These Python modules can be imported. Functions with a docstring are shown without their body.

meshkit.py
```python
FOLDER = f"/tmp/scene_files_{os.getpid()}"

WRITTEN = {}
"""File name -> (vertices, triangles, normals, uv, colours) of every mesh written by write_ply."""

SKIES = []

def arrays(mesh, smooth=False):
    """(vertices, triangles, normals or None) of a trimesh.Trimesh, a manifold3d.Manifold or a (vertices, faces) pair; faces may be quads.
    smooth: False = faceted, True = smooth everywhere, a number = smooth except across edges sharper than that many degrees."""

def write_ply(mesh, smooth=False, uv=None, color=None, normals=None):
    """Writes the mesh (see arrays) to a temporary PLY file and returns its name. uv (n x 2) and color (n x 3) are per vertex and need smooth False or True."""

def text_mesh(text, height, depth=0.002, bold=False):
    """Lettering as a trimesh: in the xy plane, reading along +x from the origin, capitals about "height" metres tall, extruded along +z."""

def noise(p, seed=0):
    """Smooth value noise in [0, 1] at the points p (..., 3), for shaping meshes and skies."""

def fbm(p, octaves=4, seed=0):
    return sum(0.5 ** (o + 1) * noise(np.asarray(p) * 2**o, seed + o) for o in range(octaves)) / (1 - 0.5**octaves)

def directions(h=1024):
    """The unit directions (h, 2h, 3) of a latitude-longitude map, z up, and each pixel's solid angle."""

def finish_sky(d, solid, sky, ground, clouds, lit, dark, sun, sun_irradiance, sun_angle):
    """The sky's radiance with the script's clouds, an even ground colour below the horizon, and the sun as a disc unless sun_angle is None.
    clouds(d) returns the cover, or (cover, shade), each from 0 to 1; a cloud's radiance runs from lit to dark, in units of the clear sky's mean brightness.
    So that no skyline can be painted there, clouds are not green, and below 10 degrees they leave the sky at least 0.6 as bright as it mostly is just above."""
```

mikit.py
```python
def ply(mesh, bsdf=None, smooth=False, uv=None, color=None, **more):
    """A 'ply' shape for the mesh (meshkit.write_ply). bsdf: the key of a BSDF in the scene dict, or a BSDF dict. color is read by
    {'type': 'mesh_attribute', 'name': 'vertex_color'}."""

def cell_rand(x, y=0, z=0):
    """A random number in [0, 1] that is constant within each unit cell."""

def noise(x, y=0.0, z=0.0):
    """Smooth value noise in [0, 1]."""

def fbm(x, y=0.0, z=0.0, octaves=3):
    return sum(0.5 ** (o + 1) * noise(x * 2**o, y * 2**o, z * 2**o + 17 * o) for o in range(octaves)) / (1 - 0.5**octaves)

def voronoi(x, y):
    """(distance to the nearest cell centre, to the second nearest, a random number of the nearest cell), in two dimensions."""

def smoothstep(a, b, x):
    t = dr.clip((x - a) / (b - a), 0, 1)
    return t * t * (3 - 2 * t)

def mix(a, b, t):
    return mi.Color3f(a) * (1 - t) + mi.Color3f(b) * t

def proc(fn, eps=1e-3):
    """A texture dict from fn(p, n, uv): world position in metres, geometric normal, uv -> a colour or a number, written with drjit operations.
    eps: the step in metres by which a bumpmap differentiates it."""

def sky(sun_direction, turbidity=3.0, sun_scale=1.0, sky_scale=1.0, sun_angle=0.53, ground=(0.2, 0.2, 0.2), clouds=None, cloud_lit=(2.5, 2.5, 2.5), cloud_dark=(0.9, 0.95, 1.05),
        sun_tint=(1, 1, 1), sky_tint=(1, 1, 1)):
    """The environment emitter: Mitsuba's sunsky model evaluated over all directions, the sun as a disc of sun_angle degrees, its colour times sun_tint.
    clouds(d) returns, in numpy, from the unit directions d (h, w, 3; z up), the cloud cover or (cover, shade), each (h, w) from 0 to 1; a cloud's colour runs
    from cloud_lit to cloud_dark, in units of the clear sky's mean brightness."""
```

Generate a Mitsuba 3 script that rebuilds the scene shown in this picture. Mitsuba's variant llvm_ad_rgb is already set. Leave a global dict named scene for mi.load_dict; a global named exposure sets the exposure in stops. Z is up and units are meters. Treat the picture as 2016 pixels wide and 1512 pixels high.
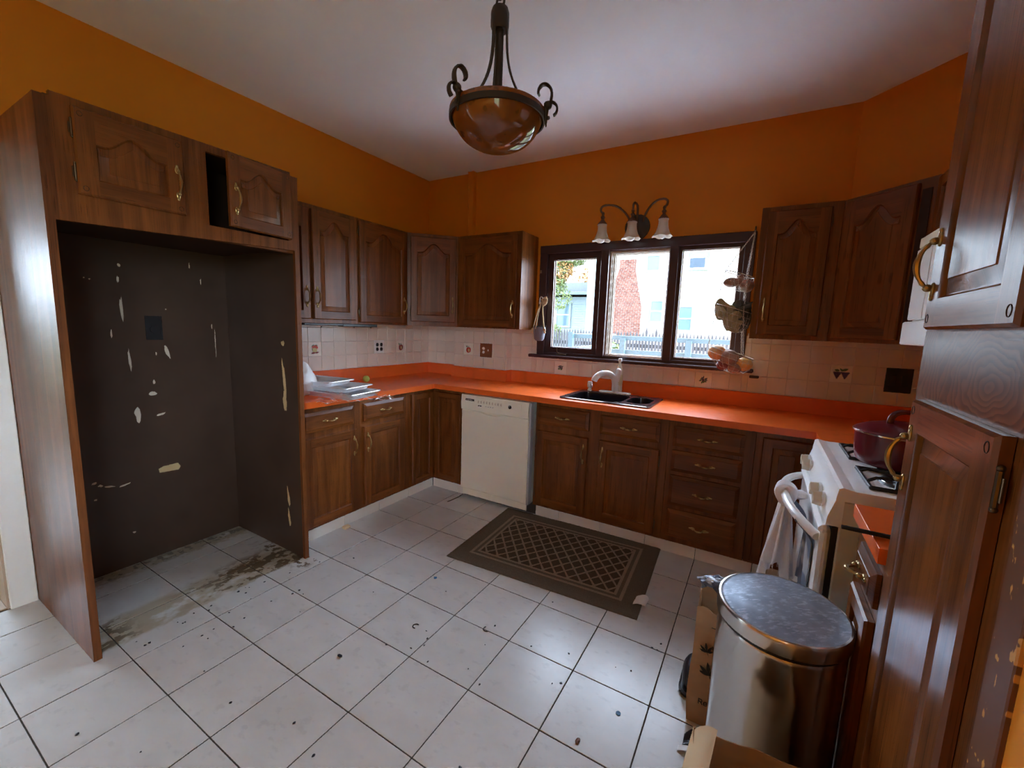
import math, random
import numpy as np
import trimesh
import mitsuba as mi
import drjit as dr
import mikit, meshkit
from mikit import proc, noise, fbm, voronoi, cell_rand, smoothstep, mix
from shapely.geometry import Polygon, box as sbox

T = mi.ScalarTransform4f
PI = math.pi
scene, labels = {'type': 'scene'}, {}

# ------------------------------------------------------------------ camera
# columns of the world-to-camera rotation, found from the floor tiles and the cabinets
R = np.array([[0.86138122, 0.50679923, 0.03430642], [0.09793181, -0.09941985, -0.99021465], [-0.49842928, 0.856312, -0.13527016]])
EYE = np.array([2.9592, -3.3418, 1.4134])
cam = np.eye(4)
cam[:3, 0], cam[:3, 1], cam[:3, 2], cam[:3, 3] = -R[0], -R[1], R[2], EYE
scene['camera'] = {'type': 'perspective', 'fov': math.degrees(2 * math.atan(1008 / 835.46)), 'fov_axis': 'x', 'near_clip': 0.02, 'far_clip': 500.0,
                   'to_world': T(cam.tolist())}

# ------------------------------------------------------------------ sky (bright thin overcast) and exposure
def cloud_fn(d):
    n = meshkit.fbm(d * 3.0, 4, 5)
    return np.clip(0.6 + 0.6 * n, 0, 1), np.clip(0.75 * n, 0, 1)
scene['sky'] = mikit.sky((0.22, -0.80, 0.58), turbidity=3.5, sun_scale=0.0, sky_scale=1.0, ground=(0.25, 0.25, 0.22), clouds=cloud_fn,
                         cloud_lit=(1.62, 1.95, 2.40), cloud_dark=(1.12, 1.38, 1.75))
exposure = 7.25

# ------------------------------------------------------------------ helpers
def arr(v): return np.asarray(v, float)

def nkey(k):
    if k not in scene and k not in used: used.add(k); return k
    i = 1
    while f'{k}_{i:03d}' in used: i += 1
    used.add(f'{k}_{i:03d}')
    return f'{k}_{i:03d}'
used = set()

def add(name, mesh, bsdf, smooth=False, parent=None, to_world=None, uv=None, **kw):
    """one entry; mesh may be a ply dict that is shared"""
    key = nkey((parent + '__' if parent else '') + name)
    d = dict(mesh) if isinstance(mesh, dict) else mikit.ply(mesh, bsdf, smooth, uv=uv)
    if to_world is not None: d['to_world'] = to_world
    d.update(kw)
    scene[key] = d
    return key

def thing(name): return nkey(name)
def tag(key, label, cat=None, group=None, kind=None):
    d = {}
    if label: d['label'] = label
    if cat: d['category'] = cat
    if group: d['group'] = group
    if kind: d['kind'] = kind
    labels[key] = d
    return key
def struct(name, mesh, bsdf, label, smooth=False, cat='wall', **kw):
    k = add(name, mesh, bsdf, smooth, **kw)
    return tag(k, label, cat, kind='structure')

def cat_(ms): return trimesh.util.concatenate([m for m in ms])
def box(x0, y0, z0, x1, y1, z1, b=0.0):
    x0, x1 = min(x0, x1), max(x0, x1); y0, y1 = min(y0, y1), max(y0, y1); z0, z1 = min(z0, z1), max(z0, z1)
    if b <= 0:
        m = trimesh.creation.box((x1 - x0, y1 - y0, z1 - z0)); m.apply_translation(((x0 + x1) / 2, (y0 + y1) / 2, (z0 + z1) / 2)); return m
    p = []
    for sx, X in ((1, x0), (-1, x1)):
        for sy, Y in ((1, y0), (-1, y1)):
            for sz, Z in ((1, z0), (-1, z1)):
                p += [(X, Y + sy * b, Z + sz * b), (X + sx * b, Y, Z + sz * b), (X + sx * b, Y + sy * b, Z)]
    return trimesh.convex.convex_hull(np.array(p))
def extrude(poly, h):
    ps = getattr(poly, 'geoms', [poly])
    return cat_([trimesh.creation.extrude_polygon(g, h, engine='earcut') for g in ps])
def prism_y(poly, y0, y1):
    """polygon in (x, z) swept along y"""
    m = extrude(poly, y1 - y0); v = m.vertices.copy()
    m.vertices = np.stack([v[:, 0], y1 - v[:, 2], v[:, 1]], 1); return m
def prism_x(poly, x0, x1):
    """polygon in (y, z) swept along x"""
    m = extrude(poly, x1 - x0); v = m.vertices.copy()
    m.vertices = np.stack([x0 + v[:, 2], v[:, 0], v[:, 1]], 1); return m
def lathe(prof, n=40, at=(0, 0, 0)):
    """closed or open profile [(r, z)]"""
    m = trimesh.creation.revolve(np.array(prof, float), sections=n); m.apply_translation(at); return m
def tube(pts, r, n=8, closed=False, cap=True, flat=None):
    """sweep a circle (flat = (a, b): an ellipse, a along the side direction) along points"""
    P = arr(pts); k = len(P)
    rr = np.full(k, r) if np.isscalar(r) else arr(r)
    if closed: t = np.roll(P, -1, 0) - np.roll(P, 1, 0)
    else: t = np.gradient(P, axis=0)
    t /= np.linalg.norm(t, axis=1, keepdims=True) + 1e-12
    u = np.cross(t[0], [0.13, 0.21, 0.97]) if abs(t[0][2]) < 0.9 else np.cross(t[0], [0.1, 1, 0.05])
    u /= np.linalg.norm(u); V = []
    a = np.arange(n) / n * 2 * PI
    for i in range(k):
        u = u - t[i] * (u @ t[i]); u /= np.linalg.norm(u); w = np.cross(t[i], u)
        fa, fb = flat if flat else (1, 1)
        V.append(P[i] + rr[i] * (np.cos(a)[:, None] * u * fa + np.sin(a)[:, None] * w * fb))
    V = np.vstack(V); F = []
    for i in range(k if closed else k - 1):
        j = (i + 1) % k
        for q in range(n):
            q2 = (q + 1) % n
            F += [(i * n + q, i * n + q2, j * n + q2), (i * n + q, j * n + q2, j * n + q)]
    if cap and not closed:
        V = np.vstack([V, P[0], P[-1]]); c0, c1 = k * n, k * n + 1
        for q in range(n):
            q2 = (q + 1) % n
            F += [(c0, q2, q), (c1, (k - 1) * n + q, (k - 1) * n + q2)]
    m = trimesh.Trimesh(V, np.array(F), process=False)
    return m
def spline(pts, n=24):
    P = arr(pts); k = len(P); s = np.r_[0, np.cumsum(np.linalg.norm(np.diff(P, axis=0), axis=1))]
    from scipy.interpolate import CubicSpline
    q = np.linspace(0, s[-1], n)
    return CubicSpline(s, P)(q)
def ball(c, r, sub=2, scale=(1, 1, 1)):
    m = trimesh.creation.icosphere(subdivisions=sub, radius=r); m.vertices = m.vertices * arr(scale); m.apply_translation(c); return m
def lump(c, r, sub=3, scale=(1, 1, 1), amp=0.1, freq=1.5, seed=0):
    m = trimesh.creation.icosphere(subdivisions=sub, radius=1.0); v = m.vertices.copy()
    n = meshkit.fbm(v * freq + seed * 7.3, 3, seed)
    m.vertices = v * (1 + amp * (n - 0.5)[:, None] * 2) * arr(scale) * r + arr(c); return m
def rings_mesh(rings, cap_last=True):
    """rings: list of (n, 3) loops bridged one after another; last is filled"""
    n = len(rings[0]); V = np.vstack(rings); F = []
    for i in range(len(rings) - 1):
        for q in range(n):
            q2 = (q + 1) % n; a, b, c, d = i * n + q, i * n + q2, (i + 1) * n + q2, (i + 1) * n + q
            F += [(a, b, c), (a, c, d)]
    if cap_last:
        L = rings[-1]; drop = np.argmin(np.ptp(L, axis=0)); keep = [i for i in range(3) if i != drop]
        _, f = trimesh.creation.triangulate_polygon(Polygon(L[:, keep]), engine='earcut')
        vv, _ = trimesh.creation.triangulate_polygon(Polygon(L[:, keep]), engine='earcut')
        idx = [int(np.argmin(np.linalg.norm(L[:, keep] - p, axis=1))) for p in vv]
        base = (len(rings) - 1) * n
        for t in f: F.append(tuple(base + idx[i] for i in t))
    m = trimesh.Trimesh(V, np.array(F), process=False); return m
def fixn(m):
    m = trimesh.Trimesh(m.vertices, m.faces, process=True); trimesh.repair.fix_normals(m, multibody=True); return m
def rotz(deg, at=(0, 0, 0)): return T().translate(list(map(float, at))).rotate([0, 0, 1], float(deg))
def rgb(*c): return {'type': 'rgb', 'value': list(map(float, c))}

# ------------------------------------------------------------------ materials
def mat(name, base, rough=0.5, spec=0.5, metal=0.0, coat=0.0, bump=None, bscale=0.001, eps=1e-3, two=True, **kw):
    d = {'type': 'principled', 'base_color': base if isinstance(base, dict) else rgb(*base), 'roughness': rough if isinstance(rough, dict) else float(rough),
         'specular': float(spec), 'metallic': float(metal)}
    if coat: d['clearcoat'] = float(coat); d['clearcoat_gloss'] = 0.93
    d.update(kw)
    if bump is not None: d = {'type': 'bumpmap', 'tex': proc(bump, eps), 'scale': float(bscale), 'bsdf': d}
    scene[name] = {'type': 'twosided', 'bsdf': d} if two else d
    return name

def oak(along):
    """stained oak: a = across the board, l = along the grain"""
    def fn(p, n, uv):
        if along == 'z': a, l = p.x * 0.8 + p.y * 1.25, p.z
        else: a, l = p.z, p.x * 0.8 + p.y * 1.25
        board = cell_rand(dr.floor(a * 9.0 + 0.13), 3, 7)
        w = fbm(a * 9.0 + board * 9.0, l * 1.3, 3.0, 3)
        fig = 0.5 + 0.5 * dr.sin((a * 9.0 + w * 2.6 + board * 4.0) * 6.2832)
        fine = noise(a * 260.0, l * 5.0, 2.0)
        pore = smoothstep(0.70, 0.92, noise(a * 600.0, l * 14.0, 1.0))
        t = 0.30 * fig + 0.32 * w + 0.20 * fine + 0.30 * board
        return mix((0.060, 0.0160, 0.0036), (0.215, 0.064, 0.0115), t) * (1 - 0.35 * pore)
    return fn
oak_v, oak_h = oak('z'), oak('h')
def oak_bump(p, n, uv):
    a = p.x * 0.8 + p.y * 1.25
    return noise(a * 420.0, p.z * 12.0, 1.0)
mat('wood_v', proc(oak_v), 0.40, 0.32, coat=0.15)
mat('wood_gloss_v', proc(oak_v), 0.24, 0.5, coat=0.8)
mat('wood_gloss_h', proc(oak_h), 0.24, 0.5, coat=0.8)
mat('wood_panel', proc(oak_v), 0.42, 0.55)
mat('wood_h', proc(oak_h), 0.40, 0.32, coat=0.15)
def oak_fig(p, n, uv):          # flat-sawn rail of the pantry, with its cathedral figure
    a, l = p.z * 1.0, p.y
    rr = dr.sqrt(dr.square((a - 1.345) * 1.0) + dr.square((l + 2.40) * 0.55)) * 85.0 + fbm(l * 14.0, a * 14.0, 2.0, 3) * 4.5
    ring = rr - dr.floor(rr)
    band = smoothstep(0.0, 0.8, ring) * (1 - smoothstep(0.88, 1.0, ring))
    return mix((0.070, 0.022, 0.008), (0.140, 0.050, 0.017), band)
mat('wood_figured', proc(oak_fig), 0.24, 0.5, coat=0.8)
mat('wood_inside', (0.035, 0.016, 0.009), 0.7, 0.3)
mat('alcove_paint', proc(lambda p, n, uv: mix((0.050, 0.027, 0.016), (0.074, 0.042, 0.026), fbm(p.y * 5.0 + p.x * 5.0, p.z * 5.0, 1.0, 3))), 0.42, 0.5)
def wall_fn(p, n, uv): return mix((0.62, 0.200, 0.013), (0.67, 0.225, 0.017), fbm(p.x * 3.0 + p.y * 3.0, p.z * 3.0, 2.0, 3))
mat('wall_orange', proc(wall_fn), 0.62, 0.3)
mat('ceiling_paint', proc(lambda p, n, uv: mix((0.79, 0.795, 0.80), (0.83, 0.835, 0.84), fbm(p.x * 2.0, p.y * 2.0, 1.0, 2))), 0.75, 0.2)
def floor_fn(p, n, uv):
    i, j = dr.floor((p.x - 0.858) / 0.311), dr.floor((p.y + 1.8165) / 0.311)
    v = cell_rand(i, j, 5)
    m = fbm(p.x * 9.0 + v * 20.0, p.y * 16.0, 0.0, 3)
    c = mix((0.53, 0.525, 0.50), (0.61, 0.605, 0.585), m) * (0.95 + 0.07 * v)
    scuff = smoothstep(0.62, 0.85, fbm(p.x * 26.0, p.y * 42.0, 4.0, 4)) * 0.10
    c = c * (1 - scuff)
    # dried dirt and old glue where the refrigerator stood
    inx = smoothstep(0.0, 0.03, p.x) * (1 - smoothstep(0.80, 0.84, p.x))
    iny = smoothstep(-2.82, -2.80, p.y) * (1 - smoothstep(-1.88, -1.86, p.y))
    g = fbm(p.x * 16.0 + 3.0, p.y * 9.0, 7.0, 4)
    f2 = fbm(p.x * 42.0, p.y * 42.0, 9.0, 3)
    front = smoothstep(0.44, 0.52, p.x + 0.10 * (g - 0.5)) * (1 - smoothstep(0.70, 0.73, p.x + 0.05 * (f2 - 0.5)))
    right = smoothstep(-2.02, -1.93, p.y + 0.10 * (f2 - 0.5)) * smoothstep(0.30, 0.42, p.x + 0.2 * (g - 0.5))
    back = 1 - smoothstep(0.09, 0.15, p.x + 0.10 * (f2 - 0.5))
    film = smoothstep(0.22, 0.46, g * 0.7 + f2 * 0.3) * dr.maximum(front, back)
    crust = smoothstep(0.50, 0.56, f2 * 0.55 + g * 0.45) * dr.maximum(dr.maximum(front * smoothstep(-2.55, -2.2, p.y), right), 0.9 * front * (1 - smoothstep(-2.74, -2.62, p.y)))
    mask = inx * iny
    c = mix(c, mi.Color3f(0.36, 0.29, 0.17), 0.72 * film * mask)
    c = mix(c, mi.Color3f(0.13, 0.085, 0.045), 0.92 * crust * mask)
    c = mix(c, mi.Color3f(0.16, 0.15, 0.12), 0.75 * smoothstep(0.52, 0.60, f2) * back * mask)
    return c
mat('floor_tile', proc(floor_fn), 0.27, 0.5)
mat('grout', (0.055, 0.048, 0.042), 0.9, 0.1)
mat('base_tile', proc(lambda p, n, uv: mix((0.68, 0.64, 0.58), (0.74, 0.70, 0.64), fbm(p.x * 6.0 + p.y * 6.0, p.z * 9.0, 0.0, 2))), 0.3, 0.5)
mat('wall_tile', proc(lambda p, n, uv: mix((0.72, 0.63, 0.53), (0.75, 0.66, 0.56), cell_rand(dr.floor((p.x + p.y) * 8.9), dr.floor((p.z - 1.018) / 0.1115), 2))), 0.16, 0.5)
mat('decor_tile', (0.82, 0.76, 0.65), 0.18, 0.5)
mat('wall_grout', (0.66, 0.58, 0.50), 0.8, 0.2)
def laminate_fn(p, n, uv):
    s = fbm(p.x * 55.0, p.y * 55.0, p.z * 55.0, 4)
    st = smoothstep(0.68, 0.86, fbm(p.x * 9.0, p.y * 24.0, 3.0, 4)) * 0.16
    return mix((0.72, 0.115, 0.016), (0.78, 0.138, 0.021), s) * (1 - st)
mat('laminate', proc(laminate_fn), 0.30, 0.5)
mat('brass', (0.45, 0.335, 0.15), 0.26, metal=1.0)
mat('dark_brass', (0.12, 0.085, 0.05), 0.35, metal=1.0)
mat('bronze', (0.050, 0.036, 0.026), 0.42, 0.5, metal=0.35)
mat('copper_bronze', (0.13, 0.062, 0.036), 0.40, 0.5, metal=0.35)
mat('black_iron', (0.012, 0.012, 0.013), 0.45, 0.5)
mat('black_plastic', (0.012, 0.012, 0.013), 0.35, 0.5)
mat('sink_black', (0.010, 0.010, 0.013), 0.16, 0.6)
mat('cream_enamel', (0.80, 0.76, 0.62), 0.30, 0.5)
mat('white_enamel', (0.84, 0.86, 0.85), 0.22, 0.5)
mat('range_side', (0.62, 0.59, 0.49), 0.4, 0.4)
mat('knob_cream', (0.66, 0.58, 0.44), 0.4, 0.4)
mat('white_plastic', (0.76, 0.75, 0.72), 0.35, 0.4)
mat('grey_print', (0.30, 0.28, 0.24), 0.6, 0.2)
mat('chrome', (0.75, 0.75, 0.76), 0.12, metal=1.0)
mat('steel', (0.68, 0.67, 0.65), 0.17, metal=1.0)
def lid_fn(p, n, uv):
    a, b = p.x * 0.8 + p.y * 0.6, p.y * 0.8 - p.x * 0.6
    g = fbm(a * 34.0, b * 34.0, 0.0, 4); s = smoothstep(0.50, 0.80, fbm(a * 70.0, b * 190.0, 3.0, 4))
    return mix((0.13, 0.17, 0.235), (0.62, 0.70, 0.80), 0.10 + 0.40 * g + 0.35 * s)
mat('steel_lid', proc(lid_fn), 0.34, 0.6, metal=0.5)
mat('kraft', proc(lambda p, n, uv: mix((0.36, 0.23, 0.125), (0.42, 0.275, 0.155), fbm(p.x * 30.0, p.y * 30.0, p.z * 60.0, 3))), 0.8, 0.2)
mat('kraft_light', (0.66, 0.50, 0.30), 0.75, 0.2)
mat('print_black', (0.02, 0.018, 0.016), 0.7, 0.2)
mat('cloth_white', proc(lambda p, n, uv: mix((0.80, 0.80, 0.84), (0.88, 0.88, 0.91), noise(p.x * 500.0, p.y * 500.0, p.z * 500.0))), 0.9, 0.1, sheen=0.3)
mat('cloth_blue', proc(lambda p, n, uv: mix((0.16, 0.20, 0.27), (0.45, 0.47, 0.50), smoothstep(0.50, 0.58, fbm(p.x * 9.0, p.y * 9.0, p.z * 9.0, 3)))), 0.9, 0.1, sheen=0.3)
mat('foil', (0.86, 0.88, 0.90), 0.33, metal=0.75)
scene['clear_film'] = {'type': 'thindielectric', 'int_ior': 1.38}
scene['pane_glass'] = {'type': 'thindielectric', 'int_ior': 1.5}
mat('pot_red', (0.115, 0.008, 0.014), 0.22, 0.6, coat=0.5)
mat('window_paint', (0.045, 0.020, 0.022), 0.35, 0.5)
mat('window_stop', (0.50, 0.44, 0.38), 0.4, 0.4)
mat('pipe_paint', (0.62, 0.20, 0.013), 0.4, 0.4)
mat('white_trim', (0.80, 0.80, 0.72), 0.35, 0.4)
mat('jamb_beige', (0.45, 0.34, 0.24), 0.5, 0.3)
mat('strip_brown', proc(lambda p, n, uv: mix((0.13, 0.047, 0.018), (0.50, 0.24, 0.05), smoothstep(0.74, 0.78, fbm(p.y * 90.0, p.z * 40.0, 1.0, 3)))), 0.5, 0.4)
def amber_fn(p, n, uv):
    g = fbm(p.x * 9.0, p.y * 9.0, p.z * 9.0, 4); s = smoothstep(0.66, 0.76, fbm(p.x * 26.0 + 5.0, p.y * 26.0, p.z * 30.0, 3))
    return mix((0.11, 0.026, 0.004), (0.25, 0.078, 0.012), g) * (1 - 0.6 * s)
mat('amber_glass', proc(amber_fn), 0.06, 0.7, coat=1.0)
mat('shade_glass', proc(lambda p, n, uv: mix((0.62, 0.57, 0.45), (0.74, 0.71, 0.62), fbm(p.x * 40.0, p.y * 40.0, p.z * 12.0, 3))), 0.35, 0.4)
mat('bulb_glass', (0.80, 0.80, 0.78), 0.15, 0.5)
def rug_fn(p, n, uv):
    u, v = uv.x, uv.y        # metres from the rug's corner, 1.143 x 0.806
    du, dv = dr.minimum(u, 1.143 - u), dr.minimum(v, 0.806 - v)
    e = dr.minimum(du, dv)
    def band(a, b): return smoothstep(a - 0.003, a, e) * (1 - smoothstep(b, b + 0.003, e))
    a, b = u / 0.0765, v / 0.105
    k1, k2 = a + b, a - b
    l1 = dr.abs(k1 - dr.round(k1)); l2 = dr.abs(k2 - dr.round(k2))
    lat = 1 - smoothstep(0.075, 0.115, dr.minimum(l1, l2) * (1 + 0.15 * dr.cos(a * 2 * PI)))
    lat = lat * smoothstep(0.147, 0.150, e)
    m = dr.maximum(dr.maximum(band(0.100, 0.115), band(0.137, 0.150)), lat)
    field = smoothstep(0.150, 0.153, e)
    w = 0.82 + 0.36 * noise(u * 420.0, v * 420.0, 0.0)
    base = mix(mi.Color3f(0.125, 0.096, 0.068), mi.Color3f(0.080, 0.058, 0.038), field)
    return mix(base, mi.Color3f(0.26, 0.205, 0.150), m) * w
mat('rug_weave', proc(rug_fn), 0.95, 0.05)
mat('potato', proc(lambda p, n, uv: mix((0.28, 0.15, 0.11), (0.44, 0.27, 0.19), fbm(p.x * 45.0, p.y * 45.0, p.z * 45.0, 3))), 0.7, 0.3)
mat('onion_red', proc(lambda p, n, uv: mix((0.16, 0.035, 0.040), (0.32, 0.09, 0.07), fbm(p.x * 90.0, p.y * 90.0, p.z * 20.0, 3))), 0.45, 0.4)
mat('squash', proc(lambda p, n, uv: mix((0.75, 0.36, 0.05), (0.80, 0.55, 0.20), fbm(p.x * 30.0, p.y * 30.0, p.z * 30.0, 3))), 0.45, 0.4)
mat('peach', proc(lambda p, n, uv: mix((0.72, 0.26, 0.05), (0.80, 0.52, 0.24), fbm(p.x * 16.0, p.y * 16.0, p.z * 16.0, 3))), 0.55, 0.3)
mat('garlic', (0.66, 0.58, 0.50), 0.5, 0.3)
mat('dry_leaf', proc(lambda p, n, uv: mix((0.26, 0.25, 0.13), (0.46, 0.42, 0.25), fbm(p.x * 30.0, p.y * 30.0, p.z * 30.0, 3))), 0.7, 0.2)
mat('dark_leaf', proc(lambda p, n, uv: mix((0.05, 0.060, 0.055), (0.17, 0.18, 0.15), fbm(p.x * 30.0, p.y * 30.0, p.z * 30.0, 3))), 0.5, 0.4)
mat('lime', (0.42, 0.50, 0.10), 0.4, 0.4)
mat('rope', (0.60, 0.47, 0.30), 0.9, 0.1)
mat('pot_grey', (0.20, 0.20, 0.25), 0.5, 0.3)
mat('wire_white', (0.60, 0.56, 0.50), 0.4, 0.5)
mat('bag_dark', (0.015, 0.016, 0.022), 0.4, 0.5)
mat('plate_brown', (0.22, 0.075, 0.030), 0.4, 0.4)
mat('ink_red', (0.48, 0.06, 0.035), 0.4, 0.3)
mat('ink_dark_red', (0.22, 0.025, 0.02), 0.3, 0.4)
mat('ink_green', (0.10, 0.17, 0.06), 0.4, 0.3)
mat('ink_yellow', (0.60, 0.50, 0.20), 0.4, 0.3)
mat('ink_purple', (0.07, 0.035, 0.08), 0.4, 0.3)
mat('ink_grey', (0.10, 0.11, 0.11), 0.4, 0.3)
mat('chip_pale', (0.62, 0.56, 0.45), 0.8, 0.2)
mat('tape', (0.58, 0.43, 0.22), 0.7, 0.2)
mat('blue_dot', (0.05, 0.16, 0.32), 0.5, 0.4)
# outside
mat('siding_white', (0.78, 0.80, 0.82), 0.6, 0.2)
mat('brick', proc(lambda p, n, uv: mix((0.060, 0.021, 0.016), (0.120, 0.050, 0.037), cell_rand(dr.floor(p.x * 8.0), dr.floor(p.z * 13.3), 3))), 0.85, 0.1)
mat('mortar', (0.30, 0.28, 0.26), 0.9, 0.1)
mat('rail_blue', (0.052, 0.092, 0.115), 0.5, 0.3)
mat('picket_grey', proc(lambda p, n, uv: mix((0.032, 0.031, 0.034), (0.060, 0.058, 0.064), fbm(p.x * 20.0, p.z * 3.0, 1.0, 3))), 0.8, 0.1)
mat('roof_grey', (0.028, 0.032, 0.038), 0.9, 0.1)
mat('house_glass', (0.05, 0.08, 0.10), 0.1, 0.3)
mat('leaf_green', proc(lambda p, n, uv: mix((0.06, 0.085, 0.025), (0.11, 0.13, 0.045), noise(p.x * 9.0, p.y * 9.0, p.z * 9.0))), 0.6, 0.3)
mat('leaf_orange', proc(lambda p, n, uv: mix((0.16, 0.11, 0.035), (0.22, 0.085, 0.03), noise(p.x * 9.0, p.y * 9.0, p.z * 9.0))), 0.6, 0.3)
mat('bark', (0.14, 0.10, 0.07), 0.9, 0.1)
mat('lawn', proc(lambda p, n, uv: mix((0.10, 0.13, 0.05), (0.20, 0.20, 0.10), fbm(p.x * 2.0, p.y * 2.0, 0.0, 4))), 0.9, 0.1)
mat('deck_board', (0.62, 0.65, 0.68), 0.7, 0.2)
mat('out_wall', (0.035, 0.036, 0.035), 0.8, 0.1)
mat('far_wall', (0.66, 0.64, 0.56), 0.7, 0.2)
mat('mat_brown', (0.20, 0.10, 0.045), 0.9, 0.1)
mat('navy', (0.01, 0.015, 0.05), 0.8, 0.1)

# ================================================================== THE SETTING
H = 2.788
XR = 3.88
struct('floor', box(-0.30, -4.95, -0.14, XR + 0.1, 0.14, -0.0016), 'grout', 'kitchen floor of large off-white ceramic tiles with dark grout', cat='floor')
PX, PY, OX, OY = 0.311, 0.311, 0.858, -1.8165
tile_cache = {}
rnd = random.Random(4)
for i in range(-3, 10):
    for j in range(-10, 6):
        x0, x1, y0, y1 = OX + i * PX, OX + (i + 1) * PX, OY + j * PY, OY + (j + 1) * PY
        x0, x1, y0, y1 = max(x0, 0.002), min(x1, 3.30), max(y0, -4.78), min(y1, -0.55)
        if y0 > -1.86 and x0 < 0.585: x0 = max(x0, 0.55)
        if x1 - x0 < 0.03 or y1 - y0 < 0.03: continue
        w, d = round(x1 - x0 - 0.0042, 4), round(y1 - y0 - 0.0042, 4)
        if (w, d) not in tile_cache: tile_cache[(w, d)] = mikit.ply(box(-w / 2, -d / 2, -0.008, w / 2, d / 2, 0.0, 0.0012), 'floor_tile')
        dz = rnd.uniform(-0.0004, 0.0004)
        add('tile', tile_cache[(w, d)], None, parent='floor', to_world=T().translate([(x0 + x1) / 2, (y0 + y1) / 2, dz]).rotate([1, 0, 0], rnd.uniform(-0.06, 0.06)).rotate([0, 1, 0], rnd.uniform(-0.06, 0.06)))
struct('upper_storey', box(-4.5, -7.0, H + 0.125, 7.0, 0.10, 6.2), 'siding_white', 'upper storey of the house above the kitchen, outside the view', cat='house')
struct('ceiling', box(-0.3, -4.95, H, XR + 0.1, 0.16, H + 0.12), 'ceiling_paint', 'plain white painted ceiling', cat='ceiling')
DY0, DY1, DZ = -3.78, -2.925, 2.06          # doorway in the left wall
wl = Polygon([(-4.95, -0.14), (DY0, -0.14), (DY0, DZ), (DY1, DZ), (DY1, -0.14), (0.14, -0.14), (0.14, H + 0.1), (-4.95, H + 0.1)])
struct('wall_left', prism_x(wl, -0.13, 0.0), 'wall_orange', 'orange painted wall behind the refrigerator enclosure and the left cabinets')
WX0, WX1, WZ0, WZ1 = 1.325, 2.80, 1.20, 2.035
wb = Polygon([(-0.13, -0.14), (XR + 0.1, -0.14), (XR + 0.1, H + 0.1), (-0.13, H + 0.1)], [[(WX0, WZ0), (WX1, WZ0), (WX1, WZ1), (WX0, WZ1)]])
struct('wall_back', prism_y(wb, 0.0, 0.14), 'wall_orange', 'orange painted wall around the kitchen window')
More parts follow.
